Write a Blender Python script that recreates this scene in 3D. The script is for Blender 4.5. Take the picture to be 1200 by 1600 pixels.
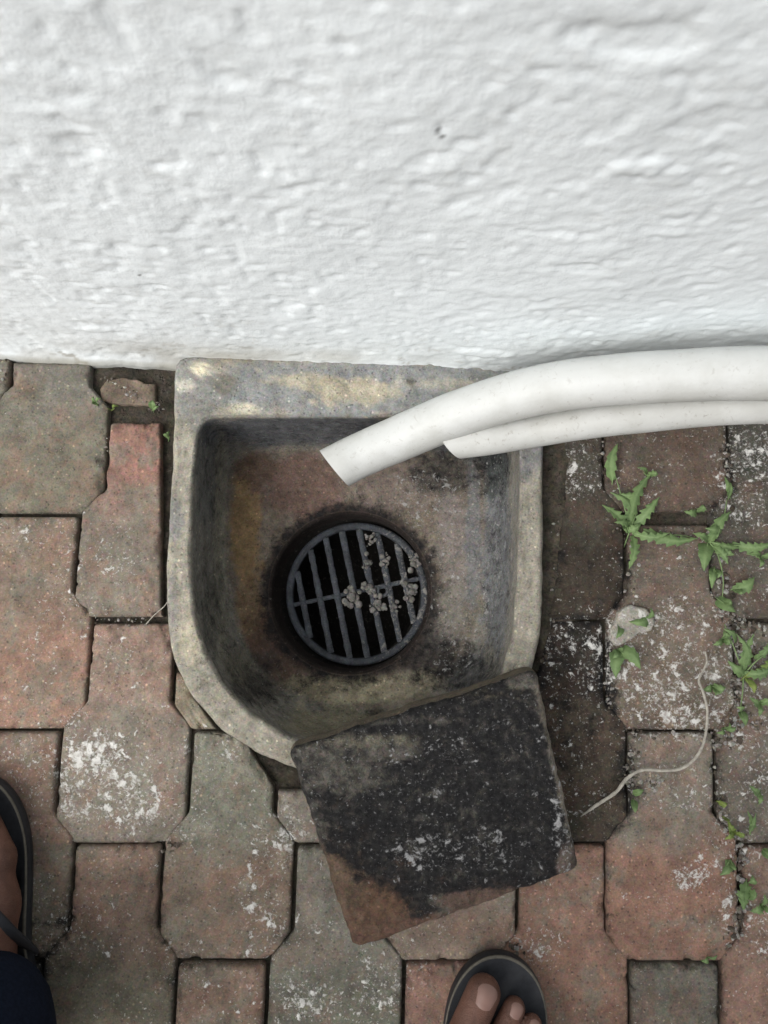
import bpy, bmesh, math, random
import numpy as np
from mathutils import Vector, Matrix

for o in list(bpy.data.objects): bpy.data.objects.remove(o)
random.seed(7); rng = np.random.RandomState(11)
scene = bpy.context.scene
COL = scene.collection

# ------------------------------------------------------------------ camera
H, PITCH, F = 0.75, math.radians(7.0), 1155.0
cam_d = bpy.data.cameras.new('camera'); cam = bpy.data.objects.new('camera', cam_d); COL.objects.link(cam)
cam.location = (0, 0, H); cam.rotation_euler = (PITCH, 0, 0)
cam_d.sensor_fit = 'VERTICAL'; cam_d.sensor_height = 36.0; cam_d.sensor_width = 27.0
cam_d.lens = F / 1600 * 36
cam_d.clip_start = 0.02; cam_d.clip_end = 200
cam_d.dof.use_dof = True; cam_d.dof.focus_distance = 0.78; cam_d.dof.aperture_fstop = 9.0
scene.camera = cam
scene.render.resolution_x = 768; scene.render.resolution_y = 1024

# ------------------------------------------------------------------ light: overcast sky, broad soft sun
SUN_EL, SUN_AZ = math.radians(48), math.radians(236)      # azimuth clockwise from +Y
world = bpy.data.worlds.new('World'); scene.world = world; world.use_nodes = True
wn = world.node_tree; wn.nodes.clear()
sky = wn.nodes.new('ShaderNodeTexSky'); sky.sky_type = 'NISHITA'; sky.sun_disc = False
sky.sun_elevation = SUN_EL; sky.sun_rotation = SUN_AZ; sky.dust_density = 6.0; sky.air_density = 1.0; sky.ozone_density = 1.0
bg = wn.nodes.new('ShaderNodeBackground'); bg.inputs[1].default_value = 0.135
hsv = wn.nodes.new('ShaderNodeHueSaturation'); hsv.inputs['Saturation'].default_value = 0.28
wo = wn.nodes.new('ShaderNodeOutputWorld')
wn.links.new(sky.outputs[0], hsv.inputs['Color']); wn.links.new(hsv.outputs[0], bg.inputs[0]); wn.links.new(bg.outputs[0], wo.inputs[0])
sd = bpy.data.lights.new('sun', 'SUN'); sd.energy = 1.6; sd.angle = math.radians(50); sd.color = (1.0, 0.985, 0.96)
sun = bpy.data.objects.new('sun', sd); COL.objects.link(sun)
sdir = Vector((math.sin(SUN_AZ) * math.cos(SUN_EL), math.cos(SUN_AZ) * math.cos(SUN_EL), math.sin(SUN_EL)))
sun.rotation_euler = sdir.to_track_quat('Z', 'Y').to_euler()
sun.location = (0, -2, 4)
scene.view_settings.view_transform = 'Standard'; scene.view_settings.look = 'None'
scene.view_settings.gamma = 1.0; scene.view_settings.exposure = 0.12

# ------------------------------------------------------------------ helpers
CP, SP = math.cos(PITCH), math.sin(PITCH)
def W(px, py, z=0.0):
    """photo pixel -> world point on the horizontal plane z"""
    a = (np.asarray(px, float) - 600) / F; b = -(np.asarray(py, float) - 800) / F
    dy = b * CP + SP; dz = b * SP - CP
    t = (z - H) / dz
    return a * t, dy * t
def PX(x, y, z):
    """world -> photo pixel (used to look up stains measured on the photograph)"""
    dz = z - H
    yc = y * CP + dz * SP; zc = -y * SP + dz * CP
    return 600 + F * x / -zc, 800 - F * yc / -zc
def V3(px, py, z):
    x, y = W(px, py, z); return Vector((float(x), float(y), z))
def lin(r, g, b):
    f = lambda c: c / 12.92 if c <= 0.04045 else ((c + 0.055) / 1.055) ** 2.4
    return np.array([f(r / 255), f(g / 255), f(b / 255)])

def _hash(i, j, k, s):
    h = (i * 374761393 + j * 668265263 + k * 2147483647 + s * 1274126177) & 0xFFFFFFFF
    h = ((h ^ (h >> 13)) * 1274126177) & 0xFFFFFFFF
    h = (h ^ (h >> 16)) & 0xFFFFFFFF
    return h.astype(np.float64) / 4294967295.0
def vnoise(x, y, z, scale, seed=0):
    x = np.asarray(x, float) * scale + 100; y = np.asarray(y, float) * scale + 100; z = np.asarray(z, float) * scale + 100
    x, y, z = np.broadcast_arrays(x, y, z)
    i = np.floor(x).astype(np.int64); j = np.floor(y).astype(np.int64); k = np.floor(z).astype(np.int64)
    fx, fy, fz = x - i, y - j, z - k
    fx, fy, fz = [f * f * (3 - 2 * f) for f in (fx, fy, fz)]
    r = 0
    for a in (0, 1):
        for b in (0, 1):
            for c in (0, 1):
                w = (fx if a else 1 - fx) * (fy if b else 1 - fy) * (fz if c else 1 - fz)
                r = r + w * _hash(i + a, j + b, k + c, seed)
    return r
def fbm(x, y, z, scale, seed=0, oct=4, rough=0.5):
    s = 0; a = 1; n = 0
    for q in range(oct):
        s = s + a * vnoise(x, y, z, scale * 2 ** q, seed + q * 17); n += a; a *= rough
    return s / n
def sstep(a, b, x):
    t = np.clip((x - a) / (b - a), 0, 1); return t * t * (3 - 2 * t)
def blobs(px, py, base, items, wob=None):
    """stains with a place of their own: (x, y, rx, ry, colour-or-value, strength)"""
    out = base
    for (x, y, rx, ry, c, s) in items:
        d = ((px - x) / rx) ** 2 + ((py - y) / ry) ** 2
        if wob is not None: d = d * (0.12 + 1.76 * wob)
        m = s * (1 - sstep(0.45, 1.35, d))
        if np.ndim(base) > np.ndim(px): out = out * (1 - m[..., None]) + np.asarray(c) * m[..., None]
        else: out = out * (1 - m) + c * m
    return out

def tag(o, label=None, cat=None, group=None, kind=None):
    if label: o['label'] = label
    if cat: o['category'] = cat
    if group: o['group'] = group
    if kind: o['kind'] = kind
    return o
def empty(name, loc, label, cat, group=None):
    o = bpy.data.objects.new(name, None); COL.objects.link(o); o.location = loc; o.empty_display_size = 0.02
    return tag(o, label, cat, group)
def mesh(name, verts, faces, mat, parent=None, col=None, attrs=None, smooth=True):
    me = bpy.data.meshes.new(name); me.from_pydata([tuple(map(float, v)) for v in verts], [], faces); me.update()
    if col is not None:
        a = me.attributes.new('Col', 'FLOAT_COLOR', 'POINT')
        c = np.ones((len(verts), 4), np.float32); c[:, :3] = col
        a.data.foreach_set('color', c.ravel())
    for k, v in (attrs or {}).items():
        a = me.attributes.new(k, 'FLOAT', 'POINT'); a.data.foreach_set('value', np.asarray(v, np.float32).ravel())
    if smooth: me.polygons.foreach_set('use_smooth', [True] * len(me.polygons))
    if mat: me.materials.append(mat)
    o = bpy.data.objects.new(name, me); COL.objects.link(o)
    if parent is not None:
        o.parent = parent
        loc = parent.location.copy(); p = parent.parent
        while p is not None: loc += p.location; p = p.parent
        for v in me.vertices: v.co -= loc
    return o
def grid_faces(nr, nc, off=0, wrap=False, flip=False):
    f = []
    m = nc if wrap else nc - 1
    for r in range(nr - 1):
        for c in range(m):
            a = off + r * nc + c; b = off + r * nc + (c + 1) % nc
            q = (a, b, b + nc, a + nc)
            f.append(q[::-1] if flip else q)
    return f
def tube(points, radii, n=20, seed=None, cap=True, oval=1.0):
    """swept tube; returns verts, faces"""
    P = [Vector(p) for p in points]; V = []; up = Vector((0, 0, 1))
    for i, p in enumerate(P):
        t = (P[min(i + 1, len(P) - 1)] - P[max(i - 1, 0)]).normalized()
        s = t.cross(up); s = s.normalized() if s.length > 1e-4 else Vector((1, 0, 0)); u = s.cross(t)
        for k in range(n):
            a = 2 * math.pi * k / n
            V.append(p + (s * math.cos(a) + u * math.sin(a) * oval) * radii[i])
    Fc = grid_faces(len(P), n, 0, True, flip=True)
    if cap: Fc += [tuple(range(n)), tuple(range((len(P) - 1) * n, len(P) * n))[::-1]]
    return V, Fc
def smooth_path(pts, n):
    """Catmull-Rom through the points"""
    P = [np.array(p, float) for p in pts]; P = [2 * P[0] - P[1]] + P + [2 * P[-1] - P[-2]]
    out = []; m = len(P) - 3
    for q in range(n):
        s = q / (n - 1) * m; i = min(int(s), m - 1); t = s - i
        a, b, c, d = P[i:i + 4]
        out.append(0.5 * (2 * b + (c - a) * t + (2 * a - 5 * b + 4 * c - d) * t * t + (3 * b - a - 3 * c + d) * t ** 3))
    return out

# ------------------------------------------------------------------ materials
def new_mat(name, rough=0.9, spec=0.3):
    m = bpy.data.materials.new(name); m.use_nodes = True
    b = m.node_tree.nodes['Principled BSDF']; b.inputs['Roughness'].default_value = rough
    b.inputs['Specular IOR Level'].default_value = spec
    return m, m.node_tree, b
class NT:
    def __init__(s, nt): s.nt = nt; s.tc = nt.nodes.new('ShaderNodeTexCoord')
    def n(s, t, **k):
        x = s.nt.nodes.new(t)
        for a, v in k.items(): setattr(x, a, v)
        return x
    def l(s, a, b): s.nt.links.new(a, b)
    def noise(s, scale, detail=4, rough=0.6, dist=0.0, vec=None, col=False):
        x = s.n('ShaderNodeTexNoise'); x.inputs['Scale'].default_value = scale; x.inputs['Detail'].default_value = detail
        x.inputs['Roughness'].default_value = rough; x.inputs['Distortion'].default_value = dist
        s.l(vec or s.tc.outputs['Object'], x.inputs['Vector']); return x.outputs['Color' if col else 'Fac']
    def ramp(s, fac, a, b, va=0.0, vb=1.0):
        x = s.n('ShaderNodeMapRange', interpolation_type='SMOOTHSTEP')
        for i, v in ((1, a), (2, b), (3, va), (4, vb)): 
            if hasattr(v, 'links'): s.l(v, x.inputs[i])
            else: x.inputs[i].default_value = v
        s.l(fac, x.inputs[0]); return x.outputs[0]
    def math(s, op, a, b=None):
        x = s.n('ShaderNodeMath', operation=op)
        for i, v in ((0, a), (1, b)):
            if v is None: continue
            if hasattr(v, 'links'): s.l(v, x.inputs[i])
            else: x.inputs[i].default_value = v
        return x.outputs[0]
    def mix(s, fac, a, b, mode='MIX'):
        x = s.n('ShaderNodeMix', data_type='RGBA', blend_type=mode)
        for i, v in ((0, fac), (6, a), (7, b)):
            if hasattr(v, 'links'): s.l(v, x.inputs[i])
            elif i == 0: x.inputs[0].default_value = v
            else: x.inputs[i].default_value = (*v, 1) if len(v) == 3 else v
        return x.outputs[2]
    def attr(s, name, out='Fac'):
        x = s.n('ShaderNodeAttribute'); x.attribute_name = name; return x.outputs[out]
    def bump(s, h, strength, dist, nrm=None):
        x = s.n('ShaderNodeBump'); x.inputs['Strength'].default_value = strength; x.inputs['Distance'].default_value = dist
        s.l(h, x.inputs['Height'])
        if nrm is not None: s.l(nrm, x.inputs['Normal'])
        return x.outputs[0]

def mineral(name, grain=0.35, grain_scale=520, rough=0.92, hue=0.38, bump=0.0009, spot=(0.66, 0.65, 0.62), pits=True, fleck=0.5, spec=0.25):
    """stone/concrete: base colour from 'Col', aggregate grain, pits, white splatter driven by 'spl'"""
    m, nt, b = new_mat(name, rough, spec); N = NT(nt)
    base = N.attr('Col', 'Color')
    g1 = N.noise(grain_scale, 3, 0.7); g2 = N.noise(grain_scale * 0.22, 4, 0.6); g3 = N.noise(28, 5, 0.65)
    k = N.math('ADD', N.math('MULTIPLY', N.math('SUBTRACT', g1, 0.5), grain * 3.4), N.math('MULTIPLY', N.math('SUBTRACT', g2, 0.5), grain * 2.2))
    k = N.math('ADD', k, N.math('MULTIPLY', N.math('SUBTRACT', g3, 0.5), grain * 1.6))
    k = N.math('ADD', k, 1.0); k = N.math('MAXIMUM', k, 0.15)
    cb = N.n('ShaderNodeCombineXYZ')
    for i in range(3): N.l(k, cb.inputs[i])
    c = N.mix(1.0, base, cb.outputs[0], 'MULTIPLY')
    # hue changes from grain to grain and patch to patch
    hn = N.noise(grain_scale * 0.5, 3, 0.7, 0.3, col=True); hs = N.n('ShaderNodeMix', data_type='RGBA', blend_type='SOFT_LIGHT'); hs.inputs[0].default_value = hue
    N.l(c, hs.inputs[6]); N.l(hn, hs.inputs[7]); c = hs.outputs[2]
    cr = N.ramp(N.noise(grain_scale * 0.38, 5, 0.75, 0.4), 0.56, 0.72)
    c = N.mix(N.math('MULTIPLY', cr, 0.35), c, N.mix(0.5, c, (0.34, 0.31, 0.27)))
    # coloured aggregate grains
    vo = N.n('ShaderNodeTexVoronoi'); vo.inputs['Scale'].default_value = 330; N.l(N.tc.outputs['Object'], vo.inputs['Vector'])
    sep = N.n('ShaderNodeSeparateColor'); N.l(vo.outputs['Color'], sep.inputs[0])
    light = N.math('MULTIPLY', N.ramp(sep.outputs[0], 0.93, 0.98), N.ramp(vo.outputs['Distance'], 0.5, 0.25))
    c = N.mix(N.math('MULTIPLY', light, fleck), c, N.mix(1.0, c, (2.6, 2.5, 2.3), 'MULTIPLY'))
    dark = N.math('MULTIPLY', N.ramp(sep.outputs[1], 0.88, 0.95), N.ramp(vo.outputs['Distance'], 0.5, 0.25))
    c = N.mix(N.math('MULTIPLY', dark, fleck), c, (0.03, 0.028, 0.026))
    gr = N.attr('grm'); gn = N.noise(85, 9, 0.76, 0.3)
    gm = N.ramp(N.math('SUBTRACT', gn, N.math('SUBTRACT', 0.86, N.math('MULTIPLY', gr, 0.52))), -0.12, 0.16)
    gs = N.math('GREATER_THAN', gr, 0.01); gm = N.math('MULTIPLY', N.math('MULTIPLY', gm, gs), N.ramp(N.noise(130, 6, 0.75), 0.30, 0.50, 0.72, 0.97))
    c = N.mix(gm, c, N.mix(N.ramp(N.noise(210, 5, 0.7), 0.35, 0.75), (0.004, 0.004, 0.005), (0.019, 0.019, 0.020)))
    # white splatter
    spl = N.attr('spl')
    n1 = N.noise(105, 6, 0.66, 0.35); n2 = N.noise(330, 4, 0.65, 0.3); n3 = N.noise(34, 3, 0.5, 0.5)
    thr = N.math('SUBTRACT', 0.785, N.math('MULTIPLY', spl, 0.255))
    thr = N.math('SUBTRACT', thr, N.math('MULTIPLY', N.math('SUBTRACT', n3, 0.5), 0.14))
    m1 = N.ramp(N.math('SUBTRACT', n1, thr), -0.01, 0.075)
    thr2 = N.math('SUBTRACT', 0.750, N.math('MULTIPLY', spl, 0.20))
    m2 = N.ramp(N.math('SUBTRACT', n2, thr2), -0.03, 0.10)
    mm = N.math('MAXIMUM', m1, N.math('MULTIPLY', m2, 0.75))
    mm = N.math('MULTIPLY', mm, N.ramp(N.noise(150, 4, 0.7), 0.25, 0.6, 0.30, 1.0))
    c = N.mix(mm, c, spot)
    N.l(c, b.inputs['Base Color'])
    h = N.math('ADD', N.math('MULTIPLY', g1, 0.5), N.math('MULTIPLY', g2, 1.0))
    h = N.math('ADD', h, N.math('MULTIPLY', mm, 0.5))
    if pits:
        pt = N.ramp(N.noise(170, 2, 0.5), 0.30, 0.36); h = N.math('ADD', h, N.math('MULTIPLY', pt, 0.8))
    N.l(N.bump(h, 0.8, bump), b.inputs['Normal'])
    return m
M_paver = mineral('paver_concrete', grain=0.34, bump=0.0008)
M_basin = mineral('cast_stone', grain=0.36, bump=0.0010, spot=(0.36, 0.36, 0.35), fleck=0.5)
M_slab = mineral('sooty_concrete', grain=0.42, bump=0.0014, spot=(0.32, 0.32, 0.32), fleck=0.35)
M_soil = mineral('dark_soil', grain=0.6, grain_scale=300, bump=0.003, fleck=0.3)
M_grate = mineral('grimy_cast_iron', grain=0.6, grain_scale=500, rough=0.7, bump=0.0009, spot=(0.25, 0.24, 0.22), fleck=0.2, spec=0.4)
M_clump = mineral('pale_grit', grain=0.5, grain_scale=600, bump=0.0012)

def wall_mat():
    m, nt, b = new_mat('white_limewash', 0.85, 0.25); N = NT(nt)
    base = N.attr('Col', 'Color')
    n = N.noise(14, 6, 0.6); n2 = N.noise(160, 4, 0.65); n3 = N.noise(60, 5, 0.6)
    k = N.ramp(n, 0.25, 0.75, 0.955, 1.035)
    c = N.mix(1.0, base, N.n('ShaderNodeCombineXYZ').outputs[0], 'MULTIPLY') if False else base
    cb = N.n('ShaderNodeCombineXYZ')
    for i in range(3): N.l(k, cb.inputs[i])
    c = N.mix(1.0, base, cb.outputs[0], 'MULTIPLY')
    sp = N.ramp(N.noise(120, 3, 0.6, 0.8), 0.745, 0.79)
    c = N.mix(N.math('MULTIPLY', sp, 0.35), c, (0.30, 0.27, 0.22))
    N.l(c, b.inputs['Base Color'])
    h = N.math('ADD', N.math('MULTIPLY', n2, 0.8), N.math('MULTIPLY', n3, 0.6))
    h = N.math('ADD', h, N.math('MULTIPLY', N.noise(420, 3, 0.6), 0.25))
    N.l(N.bump(h, 0.5, 0.0013), b.inputs['Normal'])
    return m
M_wall = wall_mat()
def pipe_mat():
    m, nt, b = new_mat('painted_plastic', 0.5, 0.4); N = NT(nt)
    n = N.noise(22, 5, 0.6); n2 = N.noise(170, 5, 0.7, 0.5)
    c = N.mix(N.ramp(n, 0.35, 0.75), (0.57, 0.585, 0.575), (0.46, 0.47, 0.45))
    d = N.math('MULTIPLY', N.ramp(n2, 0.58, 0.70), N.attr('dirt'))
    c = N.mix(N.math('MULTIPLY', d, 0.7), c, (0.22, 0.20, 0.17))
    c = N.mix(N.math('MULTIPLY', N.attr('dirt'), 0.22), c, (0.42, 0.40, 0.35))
    sc = N.ramp(N.noise(60, 4, 0.6, 2.0), 0.655, 0.69)
    c = N.mix(N.math('MULTIPLY', sc, 0.25), c, (0.25, 0.23, 0.20))
    N.l(c, b.inputs['Base Color'])
    N.l(N.bump(N.math('ADD', N.noise(60, 4, 0.6), N.math('MULTIPLY', n2, 0.4)), 0.5, 0.0012), b.inputs['Normal'])
    return m
M_pipe = pipe_mat()
def plain(name, color, rough=0.6, var=0.25, scale=120, bump=0.0004, spec=0.4, sss=0.0, color2=None):
    m, nt, b = new_mat(name, rough, spec); N = NT(nt)
    c2 = color2 or tuple(x * (1 - var) for x in color)
    c = N.mix(N.ramp(N.noise(scale, 4, 0.6), 0.3, 0.7), color, c2)
    N.l(c, b.inputs['Base Color'])
    N.l(N.bump(N.noise(scale * 3, 4, 0.6), 0.6, bump), b.inputs['Normal'])
    if sss: b.inputs['Subsurface Weight'].default_value = sss; b.inputs['Subsurface Radius'].default_value = (0.006, 0.003, 0.002); b.inputs['Subsurface Scale'].default_value = 1.0
    return m
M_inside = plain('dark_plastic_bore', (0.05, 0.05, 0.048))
M_skin = plain('brown_skin', (0.150, 0.072, 0.050), 0.5, color2=(0.085, 0.040, 0.028), scale=55, bump=0.0005, spec=0.4, sss=0.1)
def skin_lines():
    nt = M_skin.node_tree; b = nt.nodes['Principled BSDF']; N = NT(nt)
    mp = N.n('ShaderNodeMapping'); mp.inputs['Scale'].default_value = (1, 2.6, 1); N.l(N.tc.outputs['Object'], mp.inputs[0])
    vo = N.n('ShaderNodeTexVoronoi', feature='DISTANCE_TO_EDGE'); vo.inputs['Scale'].default_value = 420; N.l(mp.outputs[0], vo.inputs['Vector'])
    cr = N.ramp(N.noise(90, 4, 0.7, 0.6, vec=mp.outputs[0]), 0.44, 0.50)
    h = N.math('ADD', N.math('MULTIPLY', N.ramp(vo.outputs['Distance'], 0.0, 0.12), 0.6), N.math('MULTIPLY', cr, 0.6))
    old = b.inputs['Normal'].links[0].from_socket
    N.l(N.bump(h, 0.55, 0.0007, old), b.inputs['Normal'])
skin_lines()
M_nail = plain('toenail', (0.25, 0.145, 0.118), 0.45, 0.12, 60, 0.0001, 0.5)
M_foam = plain('charcoal_rubber', (0.022, 0.024, 0.029), 0.6, 0.3, 200, 0.0003, 0.4)
M_welt = plain('grey_welt', (0.12, 0.11, 0.09), 0.7, 0.3, 200)
M_denim = plain('navy_cloth', (0.008, 0.012, 0.024), 0.95, 0.4, 300, 0.0008, 0.1)
M_shirt = plain('grey_shirt_cloth', (0.13, 0.14, 0.15), 0.95, 0.2, 300, 0.0008, 0.1)
M_hair = plain('black_hair', (0.012, 0.010, 0.009), 0.7, 0.4, 300, 0.002, 0.3)
M_stem = plain('dry_root', (0.46, 0.43, 0.37), 0.9, 0.4, 200)
M_dead = plain('dry_leaf', (0.36, 0.33, 0.27), 0.9, 0.35, 150)
def leaf_mat(name, a, b2, vein):
    m, nt, b = new_mat(name, 0.6, 0.3); N = NT(nt)
    c = N.mix(N.ramp(N.noise(110, 4, 0.6), 0.3, 0.7), a, b2)
    c = N.mix(N.math('MULTIPLY', N.attr('rib'), 0.55), c, vein)
    sp = N.ramp(N.noise(420, 3, 0.6), 0.66, 0.72)
    c = N.mix(N.math('MULTIPLY', sp, 0.5), c, (0.25, 0.27, 0.16))
    N.l(c, b.inputs['Base Color'])
    N.l(N.bump(N.noise(260, 3, 0.5), 0.6, 0.0008), b.inputs['Normal'])
    b.inputs['Transmission Weight'].default_value = 0.0
    return m
M_leaf = leaf_mat('weed_leaf', (0.155, 0.235, 0.090), (0.095, 0.155, 0.060), (0.22, 0.31, 0.14))
M_leafy = leaf_mat('yellowing_leaf', (0.17, 0.22, 0.05), (0.10, 0.16, 0.04), (0.26, 0.30, 0.10))
M_moss = plain('moss', (0.05, 0.075, 0.025), 0.95, 0.5, 200, 0.002)

# ------------------------------------------------------------------ basin outlines (top of rim at RZ)
RZ = 0.022
OUT = [(272,556),(271,640),(269,700),(264,800),(258,900),(260,980),(273,1040),(302,1095),(345,1140),(395,1174),(450,1199),(510,1216),(575,1221),(645,1212),(712,1188),(768,1150),(808,1104),(832,1050),(845,985),(849,900),(849,800),(849,700),(849,640),(849,556)]
INN = [(310,674),(304,720),(300,800),(297,880),(303,955),(320,1016),(350,1070),(394,1116),(447,1149),(508,1170),(575,1174),(642,1166),(702,1141),(750,1104),(782,1055),(801,994),(809,900),(812,800),(813,720),(811,674),(798,656),(560,651),(332,652),(316,657)]
FLO = [(366,720),(357,740),(352,820),(355,900),(371,972),(400,1034),(446,1076),(505,1098),(570,1104),(635,1094),(690,1064),(726,1014),(744,950),(750,880),(752,800),(752,740),(744,720),(706,706),(560,702),(404,706)]
CX, CY = [float(v) for v in W(553, 905, RZ)]
NA = 288
ANG = np.linspace(0, 2 * math.pi, NA, endpoint=False)
def polar(curve, z):
    """resample a closed outline along rays from the basin centre"""
    P = np.array([[float(v) for v in W(x, y, z)] for x, y in curve]) - np.array([CX, CY])
    Q = np.roll(P, -1, 0)
    out = []
    for a in ANG:
        d = np.array([math.cos(a), math.sin(a)]); best = 0
        for p, q in zip(P, Q):
            e = q - p; den = d[0] * e[1] - d[1] * e[0]
            if abs(den) < 1e-12: continue
            t = (p[0] * e[1] - p[1] * e[0]) / den; u = (p[0] * d[1] - p[1] * d[0]) / den
            if t > 0 and -1e-6 <= u <= 1 + 1e-6: best = max(best, t)
        out.append(best)
    r = np.array(out)
    k = np.array([1, 2, 3, 2, 1.0]); k /= k.sum()
    r = sum(w * np.roll(r, s) for w, s in zip(k, (-2, -1, 0, 1, 2)))
    return np.stack([CX + r * np.cos(ANG), CY + r * np.sin(ANG)], 1)
C_out, C_in, C_flo = polar(OUT, RZ), polar(INN, RZ), polar(FLO, -0.075)

# ------------------------------------------------------------------ ground sheet with an opening under the basin rim
SOIL_Z = -0.010
mid = C_out * 0.55 + C_in * 0.45
fr = [0, 0.003, 0.006, 0.01, .014, .018, .022, .026, 0.03, .036, .045, 0.06, 0.1, 0.16, 0.25, 0.4, 1.0, 3, 10, 40]
V = []
for i, r in enumerate(fr):
    d = np.stack([np.cos(ANG), np.sin(ANG)], 1) * r
    p = mid + d
    gpx, gpy = PX(p[:, 0], p[:, 1], SOIL_Z); z = SOIL_Z + 0.006 * (fbm(p[:, 0], p[:, 1], 0, 60, 5) - 0.5) + .008 * ((gpx > 835) & (gpx < 900) & (gpy > 560) & (gpy < 1060))
    V.append(np.c_[p, z])
V = np.concatenate(V)
g = fbm(V[:, 0], V[:, 1], 0, 45, 9, 5, .7); gpx, gpy = PX(V[:, 0], V[:, 1], SOIL_Z)
colg = (np.array([0.042, 0.036, 0.027])[None] * (0.3 + 1.5 * g[:, None])) * np.where((gpx > 835) & (gpy < 1060), 1.5, 1)[:, None]
mesh('ground', V, grid_faces(len(fr), NA, 0, True), M_soil, col=colg, attrs={'spl': np.full(len(V), 0.0)})
bpy.data.objects['ground']['kind'] = 'structure'

# ------------------------------------------------------------------ wall
wa = np.array([float(v) for v in W(0, 553, 0)]); wb = np.array([float(v) for v in W(1200, 606, 0)])
wdir = (wb - wa) / np.linalg.norm(wb - wa); wnrm = np.array([wdir[1], -wdir[0]])       # towards the camera
def wall_y(x): return wa[1] + (x - wa[0]) * wdir[1] / wdir[0]
def on_wall(px, py):
    """photo pixel -> (distance along wall from wa, height)"""
    a = (px - 600) / F; b = -(py - 800) / F
    d = np.array([a, b * CP + SP, b * SP - CP])
    t = (wa @ wnrm) / (d[:2] @ wnrm)
    p = d * t + np.array([0, 0, H]); return (p[:2] - wa) @ wdir, p[2]
def axis(lo, hi, step, ext):
    a = list(np.arange(lo, hi, step)); s = step; x = hi
    while x < ext[1]: a.append(x); s *= 1.35; x += s
    a.append(ext[1]); s = step; x = lo - step
    while x > ext[0]: a.insert(0, x); s *= 1.35; x -= s
    a.insert(0, ext[0]); return np.array(a)
us = axis(-0.12, 0.92, 0.0026, (-8, 8.5)); vs = axis(-0.01, 0.56, 0.0026, (-0.1, 3.5))
U, Vv = np.meshgrid(us, vs)
X = wa[0] + U * wdir[0]; Y = wa[1] + U * wdir[1]
n1 = fbm(U, Vv * 1.15, 0, 38, 21, 4, 0.55); n2 = fbm(U, Vv * 1.1, 3, 100, 41, 2, 0.6); n3 = fbm(U, Vv, 7, 9, 61, 3)
lump = sstep(0.56, 0.68, fbm(U, Vv * 1.2, 11, 48, 91, 2)) * sstep(0.42, 0.62, fbm(U, Vv, 2, 12, 95, 2))
ridge = 1 - np.abs(2 * fbm(U, Vv * 1.1, 5, 26, 77, 3) - 1)
D = 0.0009 * (n1 - 0.5) + 0.0006 * (n2 - 0.5) + 0.0006 * (fbm(U, Vv, 5, 220, 47, 1) - .5) + 0.004 * (n3 - 0.5) + 0.0005 * lump - .0009 * sstep(.66, .76, fbm(U, Vv, 15, 90, 57, 2)) + 0.0003 * sstep(0.9, 1.0, ridge)
for (px, py, rx, ry, dep) in [(1098,190,0.020,0.013,-0.0035),(1010,62,0.034,0.010,-0.004),(355,130,0.010,0.006,-0.003),(130,228,0.016,0.010,-0.004),(1010,262,0.020,0.008,0.004),(905,418,0.018,0.007,-0.003),(240,448,0.014,0.004,-0.003),(450,150,0.012,0.008,-0.003),(1050,365,0.014,0.006,0.003),(190,385,0.012,0.008,-0.003),(150,515,0.022,0.008,0.004),(760,552,0.03,0.01,0.004)]:
    u0, v0 = on_wall(px, py)
    d = ((U - u0) / rx) ** 2 + ((Vv - v0) / ry) ** 2 + 1.6 * (fbm(U, Vv, 1, 110, 7, 3) - 0.5)
    D += 0.38 * dep * (1 - sstep(0.3, 1.2, d))
D += 0.006 * np.exp(-np.clip(Vv, 0, 9) / 0.010) * (0.6 + 0.8 * fbm(U, 0 * U, 0, 30, 3))      # the render flares a little at its foot
X = X + wnrm[0] * D; Y = Y + wnrm[1] * D
base = np.ones(X.shape + (3,)) * np.array([0.85, 0.905, 0.925])
w1 = fbm(U, Vv, 0, 22, 131, 4)
def wp(px, py, z0=None):
    return on_wall(px, py)
dirt = np.exp(-np.clip(Vv, 0, 9) / 0.040) * sstep(0.36, 0.62, w1)
base = base * (1 - 0.62 * dirt[..., None]) + np.array([0.40, 0.39, 0.35]) * 0.62 * dirt[..., None]
d2 = np.exp(-((Vv - 0.03) / 0.03) ** 2) * np.exp(-((U - on_wall(350, 540)[0]) / 0.13) ** 2) * (0.5 + w1)
base = base * (1 - 0.6 * d2[..., None]) + np.array([0.45, 0.43, 0.37]) * 0.6 * d2[..., None]
sp_ = sstep(.60, .70, fbm(U, Vv, 4, 75, 141, 5, .7)) * (np.exp(-np.clip(Vv, 0, 9) / .05) * .75 + .10) * sstep(.40, .62, fbm(U, Vv, 8, 11, 151, 3))
base = base * (1 - sp_[..., None]) + np.array([0.34, 0.32, 0.27]) * sp_[..., None]
foot = (1 - sstep(0.002, 0.010, Vv + 0.004 * (w1 - 0.5)))
base = base * (1 - 0.6 * foot[..., None]) + np.array([0.26, 0.25, 0.20]) * 0.6 * foot[..., None]
for (px, py, r) in [(219,431,0.0013),(686,206,0.0015),(688,216,0.0015)]:
    u0, v0 = on_wall(px, py)
    m_ = 1 - sstep(0.5, 1.3, ((U - u0) / r) ** 2 + ((Vv - v0) / (r * 1.6)) ** 2)
    base = base * (1 - 0.85 * m_[..., None]) + 0.05 * 0.85 * m_[..., None]
wv = np.stack([X, Y, Vv], -1).reshape(-1, 3)
w_o = mesh('wall', wv, grid_faces(len(vs), len(us)), M_wall, col=base.reshape(-1, 3))
tag(w_o, 'rough whitewashed plaster wall rising behind the drain basin', 'wall')

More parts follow.
